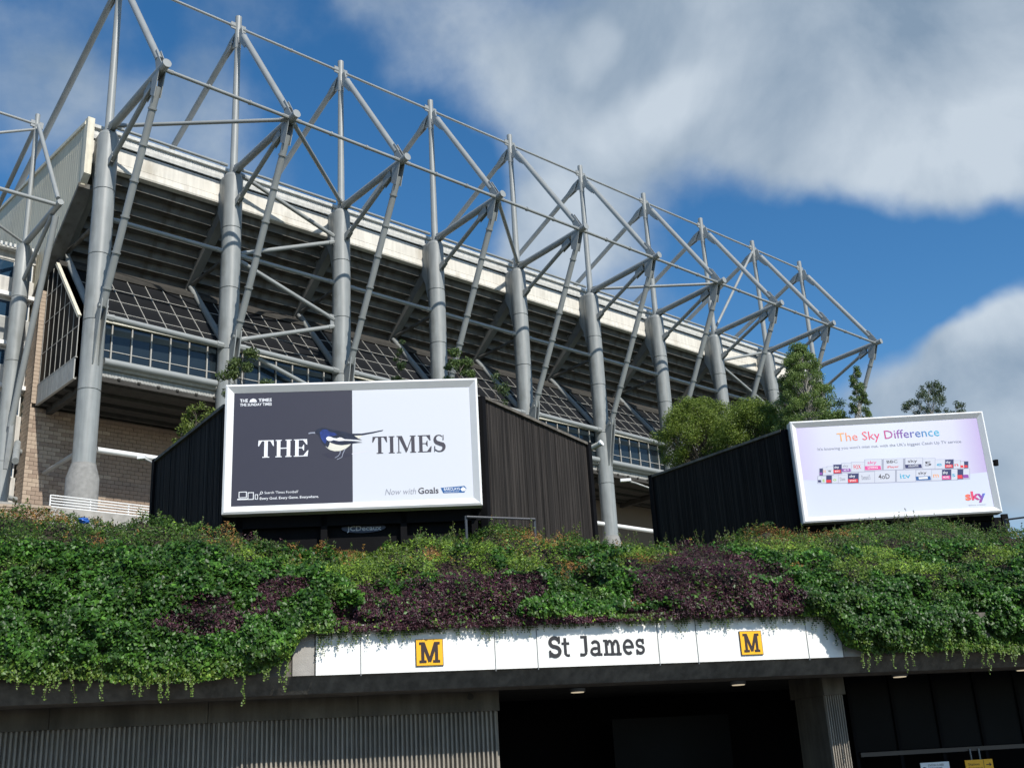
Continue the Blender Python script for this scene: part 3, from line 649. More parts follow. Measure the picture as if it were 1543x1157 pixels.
letters('St', slab_glyph, .45, .93, 3.84, 4.27, -.066, 'ink', SN)
letters('James', slab_glyph, 1.14, 2.60, 3.84, 4.27, -.066, 'ink', SN)
for k, (x0_, x1_, zt_) in enumerate(((-2.37, -1.80, 4.29), (4.80, 5.32, 4.27))):
    c = fac(x0_, -.09, 3.75)
    t = thing('metro_sign', ['square yellow M sign on the white fascia left of the station name', 'square yellow M sign on the white fascia right of the station name'][k], 'sign', c, 13.7, 'yellow M signs')
    wd = x1_-x0_; MB().box(0, wd, 0, .03, 3.75, zt_).build('sign_border', 'brownblk', t); MB().box(.012, wd-.012, -.004, -.001, 3.762, zt_-.012).build('sign_face', 'yellow', t)
    g, w_ = slab_glyph('M'); plate(g, (wd-.14)/w_, zt_-3.75-.12, .07, 3.81, -.009, 'letter', 'brownblk', t)

# notices on the doors, bottom right
def box_sign(name, label, cat, px0, py0, px1, py1, m, v):
    a = on_plane(px0, py0, fac(0, v, 0), FN); b = on_plane(px1, py1, fac(0, v, 0), FN)
    t = thing(name, label, cat, (a.x, a.y, a.z-.5), 13.7); wd = (b-a).length
    MB().box(0, wd, -.02, 0, a.z-.5, a.z).build('board', m, t); return t, wd, a.z
t, wd, zt_ = box_sign('white_notice', 'white notice with small blue round symbol and black print, bottom right under the canopy', 'notice', 1386, 1149, 1429, 1147, 'signwhite', 2.6)
font_text('STATION CLOSED', wd*.25, wd*.80, zt_-.09, .045, -.024, 'ink', t); font_text('SUNDAY TRAINS', wd*.25, wd*.74, zt_-.16, .045, -.024, 'ink', t)
MB().tube((.09, -.021, zt_-.16), (.09, -.025, zt_-.16), .065, .065, 18).build('round_symbol', 'pnavy', t)
t, wd, zt_ = box_sign('yellow_sign', 'yellow station direction sign with black arrow, beside the white notice at bottom right', 'sign', 1453, 1145, 1494, 1141, 'yellow', 2.6)
font_text('Station', wd*.10, wd*.50, zt_-.13, .06, -.024, 'brownblk', t); font_text('Entrance', wd*.10, wd*.60, zt_-.22, .06, -.024, 'brownblk', t)
MB().box(wd*.655, wd*.67, -.023, -.02, zt_-.5, zt_).build('divider', 'brownblk', t)
mb = MB(); mb.box(wd*.75, wd*.88, -.024, -.021, zt_-.135, zt_-.115); mb.quad((wd*.86, -.0245, zt_-.08), (wd*.94, -.0245, zt_-.125), (wd*.86, -.0245, zt_-.17)); mb.build('arrow', 'brownblk', t)

# ------------------------------------------------------------------ billboards
def billboard(name, label, O, deg, Wd, zb, zt, fr, dep):
    u, n = axes(deg)
    t = thing(name, label, 'billboard', (O[0], O[1], zb-1.2), deg); t['_O'] = tuple(O)
    # bevelled frame, four mitred lengths; outer face proud, inner edge sloping back to the poster
    x0, x1, z0_, z1 = 0, Wd, zb, zt; f = fr
    def side(pts): # pts outer a,b inner a,b
        (ax, az), (bx, bz), (cx, cz_), (dx, dz) = pts
        mb = MB(); ix = .25
        def lerp(p, q, k): return (p[0]+(q[0]-p[0])*k, p[1]+(q[1]-p[1])*k)
        o1, o2, i2, i1 = (ax, az), (bx, bz), (cx, cz_), (dx, dz); m1, m2 = lerp(o1, i1, ix), lerp(o2, i2, ix)
        v = [(o1[0], dep, o1[1]), (o2[0], dep, o2[1]), (o1[0], -.02, o1[1]), (o2[0], -.02, o2[1]), (m1[0], -.05, m1[1]), (m2[0], -.05, m2[1]), (i1[0], .055, i1[1]), (i2[0], .055, i2[1]), (i1[0], dep, i1[1]), (i2[0], dep, i2[1])]
        mb.add(v, [(0, 1, 3, 2), (2, 3, 5, 4), (4, 5, 7, 6), (6, 7, 9, 8), (8, 9, 1, 0)]); return mb
    O4 = [(x0, z0_), (x1, z0_), (x1, z1), (x0, z1)]; I4 = [(x0+f, z0_+f), (x1-f, z0_+f), (x1-f, z1-f), (x0+f, z1-f)]
    for k in range(4):
        j = (k+1) % 4; side([O4[k], O4[j], I4[j], I4[k]]).build('frame', 'alu', t)
    MB().box(.06, Wd-.06, .10, dep-.02, zb+.05, zt-.05).build('housing', 'black', t)
    def loc(px, py):
        p = on_plane(px, py, Vector(O), n)-Vector((O[0], O[1], 0)); return (p.dot(u), p.z)
    return t, loc
# The newspaper poster
TO = (-7.37, 27.0, 0)
T, tl = billboard('newspaper_billboard', 'large landscape billboard with charcoal and white halves and a magpie-like bird between two words', TO, 4.9, 6.48, 8.0, 11.40, .21, .34)
MB().box(.21, 3.225, .060, .085, 8.21, 11.19).build('poster', 'posterdark', T); MB().box(3.225, 6.27, .060, .085, 8.21, 11.19).build('poster', 'posterwhite', T)
def L2(txt, glyph, pa, pb, capz, m, par=T, loc=tl, y=.056):
    a, b = loc(*pa), loc(*pb); letters(txt, glyph, a[0], b[0], (a[1]+b[1])/2, (a[1]+b[1])/2+capz, y, m, par)
L2('THE', serif_glyph, (388, 689), (466, 686), .455, 'pwhite'); L2('TIMES', serif_glyph, (561, 683), (672, 679), .455, 'pdark')
def FT(txt, pa, pb, h, m, par=T, loc=tl, y=.056, **k):
    a, b = loc(*pa), loc(*pb); return font_text(txt, a[0], b[0], (a[1]+b[1])/2, h, y, m, par, **k)
FT('THE', (361, 605), (373, 605), .085, 'pwhite', bold=.02); FT('TIMES', (389, 604), (409, 604), .085, 'pwhite', bold=.02); FT('THE SUNDAY TIMES', (361, 610.5), (409, 610), .07, 'pwhite', bold=.02)
a = tl(375, 605); mb = MB(); mb.quad((a[0], .055, a[1]), (a[0]+.2, .055, a[1]), (a[0]+.17, .055, a[1]+.07), (a[0]+.10, .055, a[1]+.10), (a[0]+.03, .055, a[1]+.07)); mb.build('crest', 'pwhite', T)
FT("Search 'Times Football'", (398, 743.5), (449, 741), .062, 'pwhite'); FT('Every Goal. Every Game. Everywhere.', (391, 751.5), (480, 749), .062, 'pwhite', bold=.012)
FT('Now with', (580, 745), (627, 743), .155, 'pgrey', shear=.25); FT('Goals', (630, 743), (661, 742), .155, 'pdark', bold=.018)
def outline(x0, z0_, x1, z1, w_, m, par, y=.056):
    mb = MB(); mb.quad((x0, y, z0_), (x1, y, z0_), (x1, y, z0_+w_), (x0, y, z0_+w_)); mb.quad((x0, y, z1-w_), (x1, y, z1-w_), (x1, y, z1), (x0, y, z1)); mb.quad((x0, y, z0_+w_), (x0+w_, y, z0_+w_), (x0+w_, y, z1-w_), (x0, y, z1-w_)); mb.quad((x1-w_, y, z0_+w_), (x1, y, z0_+w_), (x1, y, z1-w_), (x1-w_, y, z1-w_)); return mb
a = tl(357, 752.5); outline(a[0]+.03, a[1]+.05, a[0]+.23, a[1]+.21, .018, 'pwhite', T).quad((a[0], .056, a[1]), (a[0]+.26, .056, a[1]), (a[0]+.26, .056, a[1]+.03), (a[0], .056, a[1]+.03)).build('laptop_icon', 'pwhite', T)
a = tl(372.5, 752); outline(a[0], a[1], a[0]+.15, a[1]+.19, .018, 'pwhite', T).build('tablet_icon', 'pwhite', T)
a = tl(383.5, 751.5); outline(a[0], a[1], a[0]+.075, a[1]+.13, .014, 'pwhite', T).build('phone_icon', 'pwhite', T)
a = tl(393.5, 742); mb = MB(); cpts = arc(a[0], a[1]+.01, .03, .03, 0, 360, 12)
for q in ribbon(cpts, [.012]*13)+ribbon([(a[0]-.02, a[1]-.012), (a[0]-.05, a[1]-.045)], [.014, .014]): mb.quad(*[(x, .056, z) for x, z in q])
mb.build('magnifier_icon', 'pwhite', T)
def zq(pts, m, nm, y, par, loc, sc, ox, oy):
    mb = MB(); P = [loc(ox+a/sc, oy+b/sc) for a, b in pts]; mb.quad(*[(p[0], y, p[1]) for p in P]); return mb.build(nm, m, par)
Z = lambda pts, m, nm, y: zq(pts, m, nm, y, bird, tl, 9.644, 440, 620)
a = tl(663.5, 734); mb = MB(); P = [tl(664, 734), tl(700, 731), tl(703, 734.5), tl(700, 741), tl(668, 742)]
mb.quad(*[(p[0], .057, p[1]) for p in P]); o = mb.build('league_badge', 'pblue', T); FT('BARCLAYS', (669, 738.5), (693, 736.5), .065, 'pwhite', y=.0555, bold=.01)
FT('PREMIER LEAGUE', (670, 741.3), (692, 739.5), .025, 'pwhite', y=.0555)
mb = MB(); P = [tl(694, 735.5), tl(698, 732.5), tl(702, 735), tl(701, 738.5), tl(696, 739)]; mb.quad(*[(p[0], .0555, p[1]) for p in P]); mb.build('lion_emblem', 'pwhite', T)
bird = MB().quad(*[(p[0], .0585, p[1]) for p in [tl(440+x/9.644, 620+y/9.644) for x, y in [(425, 610), (520, 585), (860, 605), (862, 640), (700, 668), (540, 665)]]]).build('bird_print', 'pshadow', T); bird['_z0'] = T['_z0']
Z([(868, 600), (1000, 575), (1140, 560), (1000, 590), (868, 612)], 'pshadow2', 'ground_tint', .0585)
Z([(868, 310), (1010, 310), (1180, 283), (1325, 255), (1312, 273), (1180, 305), (1020, 335), (868, 340)], 'birdblk', 'tail', .0570)
Z([(885, 345), (1020, 336), (985, 372), (950, 388)], 'birdbelly', 'rump', .0566)
Z([(430, 400), (520, 360), (640, 380), (860, 450), (830, 490), (780, 530), (700, 562), (620, 566), (560, 552), (520, 530), (450, 460)], 'birdbelly', 'belly', .0562)
Z([(330, 285), (345, 262), (380, 238), (430, 225), (500, 232), (600, 258), (760, 285), (868, 318), (960, 380), (1015, 405), (800, 395), (560, 372), (540, 470), (520, 515), (480, 490), (440, 450), (400, 370), (375, 320), (345, 308)], 'birdblk', 'back', .0554)
Z([(400, 290), (440, 250), (500, 250), (560, 290), (620, 300), (660, 330), (600, 345), (540, 345), (500, 370), (500, 420), (480, 460), (450, 430), (415, 370)], 'birdblue', 'breast', .0546)
Z([(530, 420), (600, 405), (740, 415), (900, 422), (1025, 438), (900, 452), (800, 470), (720, 480), (640, 470), (570, 448)], 'birdblk', 'wing', .0546)
Z([(492, 375), (520, 352), (560, 358), (600, 375), (650, 382), (690, 365), (720, 370), (760, 392), (860, 398), (940, 402), (1005, 408), (900, 418), (760, 414), (680, 420), (600, 405), (560, 418), (520, 415), (500, 398)], 'pwhite', 'wing_stripe', .0538)
Z([(233, 303), (262, 292), (330, 288), (335, 312), (300, 308), (265, 312), (240, 318)], 'birdleg', 'beak', .0546)
mb = MB()
for pts in ([(770, 530), (738, 600), (722, 655), (650, 688)], [(700, 560), (695, 600), (670, 635), (620, 665)]):
    P = [tl(440+a/9.644, 620+b/9.644) for a, b in pts]
    for q in ribbon(P, [.022, .018, .018, .014]): mb.quad(*[(x, .0546, z) for x, z in q])
mb.build('bird_legs', 'birdleg', bird)
# black backing housing under and behind the board, with the owner's name plate
MB().box(.0, 6.5, .55, 1.0, 5.8, 8.02).build('base_housing', 'black', T)
MB().box(.05, 6.44, .36, .6, 7.7, 11.2).build('back_frame', 'black', T)
for x in (.3, 2.4, 4.4, 6.2): MB().box(x, x+.16, .36, .52, 6.2, 8.0).build('support_leg', 'black', T)
pa = tl(540, 791); mb = MB(); mb.prism(arc(pa[0]+.1, pa[1]+.04, .56, .13, 0, 360, 20)[:-1], .51, .55, axis=1); mb.build('name_plate', mat('name_plate_blue', (.012, .018, .045), .4), T)
font_text('JCDecaux', pa[0]-.32, pa[0]+.55, pa[1]-.03, .12, .507, mat('plate_letters', (.42, .43, .45), .4), T, bold=.02)

# The television poster
SO = (9.12, 35.5, 0)
S_, sl = billboard('television_billboard', 'large landscape billboard with pale lilac poster of colourful channel tiles', SO, .2, 6.42, 8.66, 12.07, .20, .42)
plil = gradient('poster_lilac', [(0, rgb(200, 192, 220)), (.14, rgb(213, 213, 228)), (.5, rgb(217, 221, 232)), (.86, rgb(211, 210, 227)), (1, rgb(188, 172, 212))], 0, 6.0, .2)
MB().box(.20, 6.22, .060, .085, 8.86, 11.87).build('poster', plil, S_)
# lighter floor strip in the print
zf0 = sl(1208, 738)[1]
MB().quad((.21, .0595, 8.87), (6.21, .0595, 8.87), (6.21, .0595, sl(1490, 710)[1]), (4.6, .0595, sl(1490, 710)[1]-.1), (1.4, .0595, sl(1212, 722)[1]-.12), (.21, .0595, sl(1212, 722)[1])).build('printed_floor', gradient('poster_floor', [(0, rgb(212, 217, 230)), (.8, rgb(206, 211, 228)), (1, rgb(190, 194, 216))], 2, 1.4, -.0+(8.9-S_['_z0'])), S_)
a, b = sl(1263, 664), sl(1417, 656)
rb = gradient('rainbow_title', [(0, rgb(250, 190, 110)), (.2, rgb(240, 120, 110)), (.4, rgb(225, 70, 120)), (.58, rgb(150, 80, 160)), (.75, rgb(70, 90, 170)), (1, rgb(60, 185, 215))], 0, b[0]-a[0], a[0])
font_text('The Sky Difference', a[0], b[0], (a[1]+b[1])/2, .285, .054, rb, S_)
FT("It's knowing you won't miss out, with the UK's biggest Catch Up TV service.", (1233, 677), (1451, 667), .095, 'pgrey', S_, sl, .054)
a, b = sl(1456, 752), sl(1487, 750)
rb2 = gradient('rainbow_logo', [(0, rgb(245, 130, 80)), (.4, rgb(225, 60, 110)), (.7, rgb(150, 60, 150)), (1, rgb(30, 120, 210))], 0, b[0]-a[0], a[0])
font_text('sky', a[0], b[0], (a[1]+b[1])/2-.02, .27, .054, rb2, S_, bold=.035)
FT('Believe in better', (1461, 761), (1487, 760), .035, 'pgrey', S_, sl, .054)
def tile(x0, y0, x1, y1, base, band=None, txt=None, tm_='pwhite', bt=None, bm_=None):
    """printed channel tile; corners read in a 6.172x enlargement of the poster"""
    g = lambda a_, b_: sl(1230+a_/6.172, 610+b_/6.172); k = -.035*(x1-x0)
    P = [g(x0, y1), g(x1, y1+k), g(x1, y0+k), g(x0, y0)]
    Q = [g(x0-6, y1+6), g(x1+6, y1+k+6), g(x1+6, y0+k-4), g(x0-6, y0-4)]
    o = MB().quad(*[(p[0], .0560, p[1]) for p in P]).build('channel_tile', base, S_); o['_z0'] = S_['_z0']
    MB().quad(*[(p[0], .0574+.0002*((x0 % 7)/7), p[1]) for p in Q]).build('tile_edge', 'ptile3', o)
    h = P[3][1]-P[0][1]; w2 = P[1][0]-P[0][0]
    if band: MB().quad((P[0][0]+.01, .0550, P[0][1]+.02), (P[1][0]-.01, .0550, P[1][1]+.02), (P[1][0]-.01, .0550, P[1][1]+.02+h*.36), (P[0][0]+.01, .0550, P[0][1]+.02+h*.36)).build('colour_band', band, o)
    if txt: font_text(txt, P[0][0]+w2*.22, P[0][0]+w2*.78, P[0][1]+h*(.60 if (band or bt) else .28), h*(.26 if (band or bt) else .42), .0545, tm_, o, bold=.01)
    if bt: font_text(bt, P[0][0]+w2*.2, P[0][0]+w2*.8, P[0][1]+h*.16, h*.18, .0540, bm_ or 'pwhite', o, bold=.01)
tile(35, 588, 66, 652, 'pnavy', 'ppurple'); tile(67, 580, 104, 648, 'ptile', None, 'H', 'porange'); tile(105, 570, 162, 643, 'ptile', None, 'w', 'pdark'); tile(165, 552, 240, 635, 'pnavy', 'pred', 'sky', 'pwhite', 'SPORTS')
tile(243, 540, 330, 625, 'ptile', 'ppurple', 'sky', 'pgrey', 'ARTS'); tile(333, 530, 452, 618, 'ptile', None, 'FOX', 'pred'); tile(458, 505, 612, 608, 'ptile', 'pink_', 'sky', 'pink_', 'LIVING')
MB().quad(*[(p[0], .0562, p[1]) for p in [sl(1230+a_/6.172, 610+b_/6.172) for a_, b_ in ((612, 600), (630, 600), (630, 500), (612, 503))]]).build('tile_side', 'ptile2', S_)
tile(632, 500, 812, 600, 'ptile', None, 'BBC', 'pdark', 'iPlayer', 'pred'); tile(834, 493, 992, 592, 'ptile', 'pnavy', 'sky', 'pdark', 'ATLANTIC')
MB().quad(*[(p[0], .0562, p[1]) for p in [sl(1230+a_/6.172, 610+b_/6.172) for a_, b_ in ((814, 596), (834, 594), (834, 490), (814, 494))]]).build('tile_side', 'ptile2', S_)
tile(998, 496, 1108, 590, 'ptile', None, '5', 'pdark'); tile(1112, 506, 1200, 588, 'ptile', None, 'e', 'pcyan'); tile(1204, 505, 1282, 586, 'pnavy', 'pred', 'sky', 'pwhite', 'SPORTS'); tile(1284, 515, 1345, 586, 'ptile', None, 'n', 'pred')
tile(1347, 522, 1380, 585, 'ptile', 'pred'); tile(1382, 522, 1418, 584, 'pnavy', 'pred')
tile(20, 660, 54, 722, 'ptile', 'pnavy'); tile(56, 660, 94, 722, 'ptile', None, 'g', 'pgreen'); tile(97, 652, 148, 724, 'pnavy', 'pred'); tile(152, 655, 208, 722, 'ptile', None, 'o', 'pgreen'); tile(212, 648, 296, 722, 'ptile', None, 'Dave', 'pgrey')
tile(300, 635, 398, 724, 'pnavy', 'pred', 'sky', 'pwhite', 'SPORTS'); tile(402, 622, 545, 722, 'ptile', None, 'Demand 5', 'pgrey'); tile(550, 610, 738, 718, 'ptile', None, '4oD', 'pdark')
MB().quad(*[(p[0], .0562, p[1]) for p in [sl(1230+a_/6.172, 610+b_/6.172) for a_, b_ in ((738, 712), (752, 710), (752, 598), (738, 600))]]).build('tile_side', 'ptile2', S_)
tile(754, 605, 928, 712, 'ptile', None, 'itv', 'pcyan'); tile(934, 602, 1076, 704, 'ptile', 'pblue', 'sky', 'pdark', '1'); tile(1080, 600, 1172, 698, 'ptile', None, 'm', 'porange'); tile(1176, 598, 1260, 694, 'pnavy', 'pink_', 'sky', 'pwhite', 'MOVIES')
tile(1264, 596, 1318, 690, 'ptile', None, 's', 'pcyan'); tile(1320, 594, 1372, 686, 'pnavy', 'pred'); tile(1374, 592, 1430, 682, 'ptile', 'ppurple')
MB().box(.3, 6.7, .5, 1.2, 6.0, 8.6).build('base_housing', 'black', S_); MB().box(.1, 6.3, .42, .65, 8.5, 11.9).build('back_frame', 'black', S_)
MB().box(6.42, 6.62, .1, .2, 8.2, 8.62).build('bracket', 'black', S_)
mb = MB(); mb.box(6.40, 6.72, .25, .33, 10.28, 10.34); mb.tube((6.62, .2, 10.25), (6.62, .2, 10.44), .07, .09, 10); mb.build('spotlight_arm', 'black', S_)

# ------------------------------------------------------------------ dark timber fences either side of the billboards
def tint_mesh(mb, name, m, cols, parent, z0):
    o = mb.build(name, m, parent, z0=z0); me = o.data
    at = me.color_attributes.new('tint', 'FLOAT_COLOR', 'POINT'); arr = np.ones((len(me.vertices), 4), np.float32)
    arr[:, :3] = np.repeat(np.array(cols), 8, axis=0); at.data.foreach_set('color', arr.ravel()); return o
def fence(name, label, A, B, zt0, zt1, zb, lo, hi, out):
    L = math.hypot(B.x-A.x, B.y-A.y); deg = math.degrees(math.atan2(B.y-A.y, B.x-A.x))
    t = thing(name, label, 'fence', (A.x, A.y, zb), deg); pw_ = .075; n_ = int(L/pw_); pw_ = L/n_
    s = 1 if out else -1
    for k0 in range(0, n_, 16):   # boards come in bolted bays of twelve
        mb = MB(); cols = []
        for k in range(k0, min(n_, k0+16)):
            x = k*pw_; zt = zt0+(zt1-zt0)*(x+pw_/2)/L; j = random.uniform(-.008, .012); g = random.random()
            mb.box(x+.006, x+pw_-.006, min(s*(.03+j), s*.0), max(s*(.03+j), s*.0), zb, zt-.08)
            c = lo+(hi-lo)*g**1.5; cols.append((c, c*.86, c*.76))
        o = tint_mesh(mb, 'fence_boards', 'timber', cols, t, zb); stuff(o)
    mb = MB(); mb.box(0, L, -.10 if s > 0 else .002, -.002 if s > 0 else .10, zb, min(zt0, zt1)-.15); mb.build('backing', 'black', t)
    mb = MB(); mb.add([(0, -.11, zt0-.08), (L, -.11, zt1-.08), (L, .11, zt1-.08), (0, .11, zt0-.08), (0, -.11, zt0), (L, -.11, zt1), (L, .11, zt1), (0, .11, zt0)], [(0, 1, 2, 3), (4, 5, 6, 7), (0, 1, 5, 4), (2, 3, 7, 6), (0, 3, 7, 4), (1, 2, 6, 5)])
    mb.build('capping_rail', 'conc_beam', t)
    MB().box(L, L+.2, -.12, .12, zb, zt1+.02).build('end_post', 'black', t); MB().box(-.16, 0, -.1, .1, zb, zt0-.02).build('end_post', 'black', t)
    return t
tu, tn_ = axes(4.9)
nL = Vector(TO)+tu*.0+tn_*.40; zf = on_plane(335, 610, nL, Vector((0, 1, 0))).z
far = on_z(238, 692, zf)
fence('timber_fence', 'black timber fence with shade-toned boards running back from the left side of the newspaper billboard', Vector((nL.x-.02, nL.y, 0)), Vector((far.x, far.y, 0)), zf, zf, 6.6, .008, .022, True)  # board tint darker than the right-hand fence, shade painted in
nR = Vector(TO)+tu*6.62+tn_*.42; zf = on_plane(733, 598, nR, tn_).z; far = on_z(881, 667, zf)
fence('timber_fence', 'weathered timber fence in a sunlit brown tint running back from the right side of the newspaper billboard, in sun', Vector((nR.x, nR.y, 0)), Vector((far.x, far.y, 0)), zf, zf, 6.2, .020, .046, False)  # same timber in a paler tint, sunlight painted into the boards
su, sn_ = axes(.2)
nS = Vector(SO)+su*-.15+sn_*.45; zf = on_plane(1186, 647, nS, sn_).z; far = on_z(985, 716, zf)
fence('timber_fence', 'black timber fence with shade-toned boards sloping away left of the television billboard, trees above it', Vector((nS.x, nS.y, 0)), Vector((far.x, far.y, 0)), zf, zf, 6.2, .008, .022, True)  # shaded side again: dark tint carries the shade

# black guard rails by the boards
a, b = at_r(703, 778, 27.2), at_r(806, 779, 27.9); rail_run('guard_rail', 'thin black guard rail at the hedge top beside the newspaper billboard', (a, b), (a.z+b.z)/2, (a.z+b.z)/2-1.0, 'handrail', 1, 4)
a, b = at_r(1513, 776, 37.5), at_r(1600, 776, 37.5); rail_run('guard_rail', 'thin black guard rail right of the television billboard, against the sky', (a, b), (a.z+b.z)/2, (a.z+b.z)/2-1.0, 'handrail', 2, 2.4)

# floodlight and lamps near the gap between fences
p = at_r(885, 675, 34.5); q = at_r(905, 668, 34.0)
t = thing('floodlight', 'white-capped tubular floodlight on the post at the end of the sunlit fence', 'floodlight', (p.x, p.y, p.z-2.5))
MB().tube((0, .1, p.z-2.5), (0, .1, p.z-.02), .035, .035).build('post', 'black', t); MB().tube((-.12, 0, p.z-.12), (q.x-p.x, q.y-p.y, q.z), .085, .085, 14).build('lamp_body', 'cream', t); MB().tube((q.x-p.x, q.y-p.y, q.z), (q.x-p.x+.04, q.y-p.y-.03, q.z+.02), .1, .1, 14).build('lamp_cap', 'rail', t)
for px, py, lab, sx in ((955, 727, 'grey lamp arm sticking out left of the black fence post in the gap', 1), (222, 694, 'small grey lamp head beside the left black fence, under the sunlit-toned tube', .5)):
    r_ = 43 if sx == 1 else 36.5; p = at_r(px, py, r_)
    t = thing('arm_lamp', lab, 'lamp', (p.x, p.y, p.z-.6)); MB().path([(.45*sx+.2, .1, p.z-.25), (.1, .05, p.z-.02), (-.35*sx, 0, p.z+.12)], [.035, .035, .05]).build('arm', 'steel', t)
    MB().box(-.42*sx-.1, -.1*sx, -.09, .09, p.z+.06, p.z+.17).build('lamp_head', 'rail', t)
    MB().tube((.45*sx+.2, .1, p.z-2.5), (.45*sx+.2, .1, p.z-.2), .03, .03).build('post', 'black', t)

# ------------------------------------------------------------------ leaves
def leaf_object(name, P, Nr, size, cols, parent=None, z0=0, down=.8, aspect=.72, mat_='leaf', matw=None):
    """P (n,3) centres, Nr (n,3) facing normals, size (n,), cols (n,3)"""
    n = len(P); rnd = rng.normal(size=(n, 3)); t = rnd*(1-down)+np.array([0, 0, -1.0])*down
    Nn = Nr/np.linalg.norm(Nr, axis=1, keepdims=True)
    t = t-(t*Nn).sum(1, keepdims=True)*Nn; t /= np.linalg.norm(t, axis=1, keepdims=True)+1e-9; b = np.cross(Nn, t)
    s = size[:, None]; fold = .18
    V = np.empty((n, 5, 3), np.float32)
    V[:, 0] = P-t*s*.5; V[:, 1] = P-t*s*.08+b*s*aspect*.5-Nn*s*fold; V[:, 2] = P+t*s*.55; V[:, 3] = P-t*s*.08-b*s*aspect*.5-Nn*s*fold; V[:, 4] = P
    if z0: V[..., 2] -= z0
    me = bpy.data.meshes.new(name); me.vertices.add(n*4)
    V4 = V[:, :4]; me.vertices.foreach_set('co', V4.reshape(-1))
    base = (np.arange(n)*4)[:, None]; F_ = np.concatenate([base+np.array([0, 1, 2]), base+np.array([0, 2, 3])], 1).reshape(-1)
    me.loops.add(n*6); me.loops.foreach_set('vertex_index', F_.astype(np.int32)); me.polygons.add(n*2)
    me.polygons.foreach_set('loop_start', np.arange(0, n*6, 3, dtype=np.int32)); me.polygons.foreach_set('loop_total', np.full(n*2, 3, np.int32))
    at = me.color_attributes.new('tint', 'FLOAT_COLOR', 'POINT'); A = np.ones((n, 4, 4), np.float32); A[:, :, :3] = cols[:, None, :]; at.data.foreach_set('color', A.reshape(-1))
    me.update(calc_edges=True); me.materials.append(M[mat_]); o = bpy.data.objects.new(name, me); C.objects.link(o)
    if parent is not None: o.parent = parent
    return o
def fbm(P, sc, seed=0, octv=3):
    """smooth value noise on an (n,3) array"""
    out = np.zeros(len(P)); amp = 1; tot = 0
    for o_ in range(octv):
        Q = P*sc*(2**o_)+seed*17.3+o_*5.1; I = np.floor(Q).astype(np.int64); f = Q-I; f = f*f*(3-2*f); acc = np.zeros(len(P))
        for dx in (0, 1):
            for dy in (0, 1):
                for dz in (0, 1):
                    h = ((I[:, 0]+dx)*374761393+(I[:, 1]+dy)*668265263+(I[:, 2]+dz)*2147483647+seed*974711) & 0xffffffff
                    h = (h ^ (h >> 13))*1274126177 & 0xffffffff; h = (h ^ (h >> 16)) & 0xffff
                    wgt = (f[:, 0] if dx else 1-f[:, 0])*(f[:, 1] if dy else 1-f[:, 1])*(f[:, 2] if dz else 1-f[:, 2]); acc += wgt*h/65535
        out += acc*amp; tot += amp; amp *= .5
    return out/tot
# bank profile surveyed from the silhouette (crest) and the trailing lower edge
crest_px = [(-160, 755), (-60, 757), (0, 760), (60, 765), (130, 772), (200, 780), (300, 783), (350, 800), (420, 824), (470, 830), (560, 824), (620, 816), (700, 805), (735, 790), (790, 786), (860, 803), (920, 820), (985, 820), (1040, 818), (1100, 806), (1160, 794), (1210, 793), (1290, 788), (1400, 788), (1480, 795), (1543, 802), (1640, 812), (1760, 820)]
low_px = [(-160, 1035), (-60, 1030), (0, 1022), (60, 1030), (100, 1020), (200, 1030), (300, 1026), (400, 1010), (435, 990), (452, 962), (468, 952), (540, 950), (700, 944), (900, 936), (1000, 932), (1200, 926), (1248, 928), (1264, 950), (1276, 972), (1310, 982), (1380, 980), (1450, 978), (1543, 985), (1640, 980), (1760, 975)]
def vcrest(u): return 3.3+.12*(u+7)
cu_, cz_ = [], []
for px, py in crest_px:
    R = ray(px, py); u = 0
    for _ in range(8):
        P = on_plane(px, py, fac(0, vcrest(u), 0), FN); u = (P-FO).dot(FU)
    cu_.append(u); cz_.append(P.z)
lu_, lz_ = [], []
for px, py in low_px:
    P = on_plane(px, py, fac(0, -.35, 0), FN); lu_.append((P-FO).dot(FU)); lz_.append(P.z)
def bank(u, w_):
    """u along the frontage, w_ 0 (hem) .. 1 (crest) .. 1.25 (flat top behind)"""
    zc = np.interp(u, cu_, cz_)-.12; zl = np.interp(u, lu_, lz_); vc = vcrest(u)
    over = np.clip((4.35-zl)/.8, 0, 1)
    A = np.stack([-.12-.16*over, zl], -1); B = np.stack([-.30-.42*over, zl+.5+.5*over], -1); Cc = np.stack([.1-.2*over, zl+1.5+.9*over], -1); Dd = np.stack([vc, zc], -1)
    A[:, 0] -= .16*(1-over); B[:, 0] -= .14*(1-over); k = np.clip(w_, 0, 1)[:, None]; q = (1-k)**3*A+3*(1-k)**2*k*B+3*(1-k)*k*k*Cc*np.array([1, 1.0])+k**3*Dd
    ex = np.clip(w_-1, 0, None); q[:, 0] += ex*8; q[:, 1] -= ex*.6
    return q
def bank_pos(u, w_):
    q = bank(u, w_); return np.stack([FO.x+FU.x*u+FN.x*q[:, 0], FO.y+FU.y*u+FN.y*q[:, 0], q[:, 1]], -1)
def bank_nrm(u, w_):
    e = 1e-3; p = bank_pos(u, w_); a = bank_pos(u, w_+e)-p; b = np.broadcast_to(np.array([FU.x, FU.y, 0]), a.shape); n_ = np.cross(b, a); return n_/np.linalg.norm(n_, axis=1, keepdims=True)
def relief(P): return (fbm(P, .75, 3)-.5)*.8+(fbm(P, 2.0, 5)-.5)*.46+(fbm(P, 5.0, 6, 2)-.5)*.30-np.clip(.44-fbm(P, 1.15, 31), 0, .14)/.14*.42
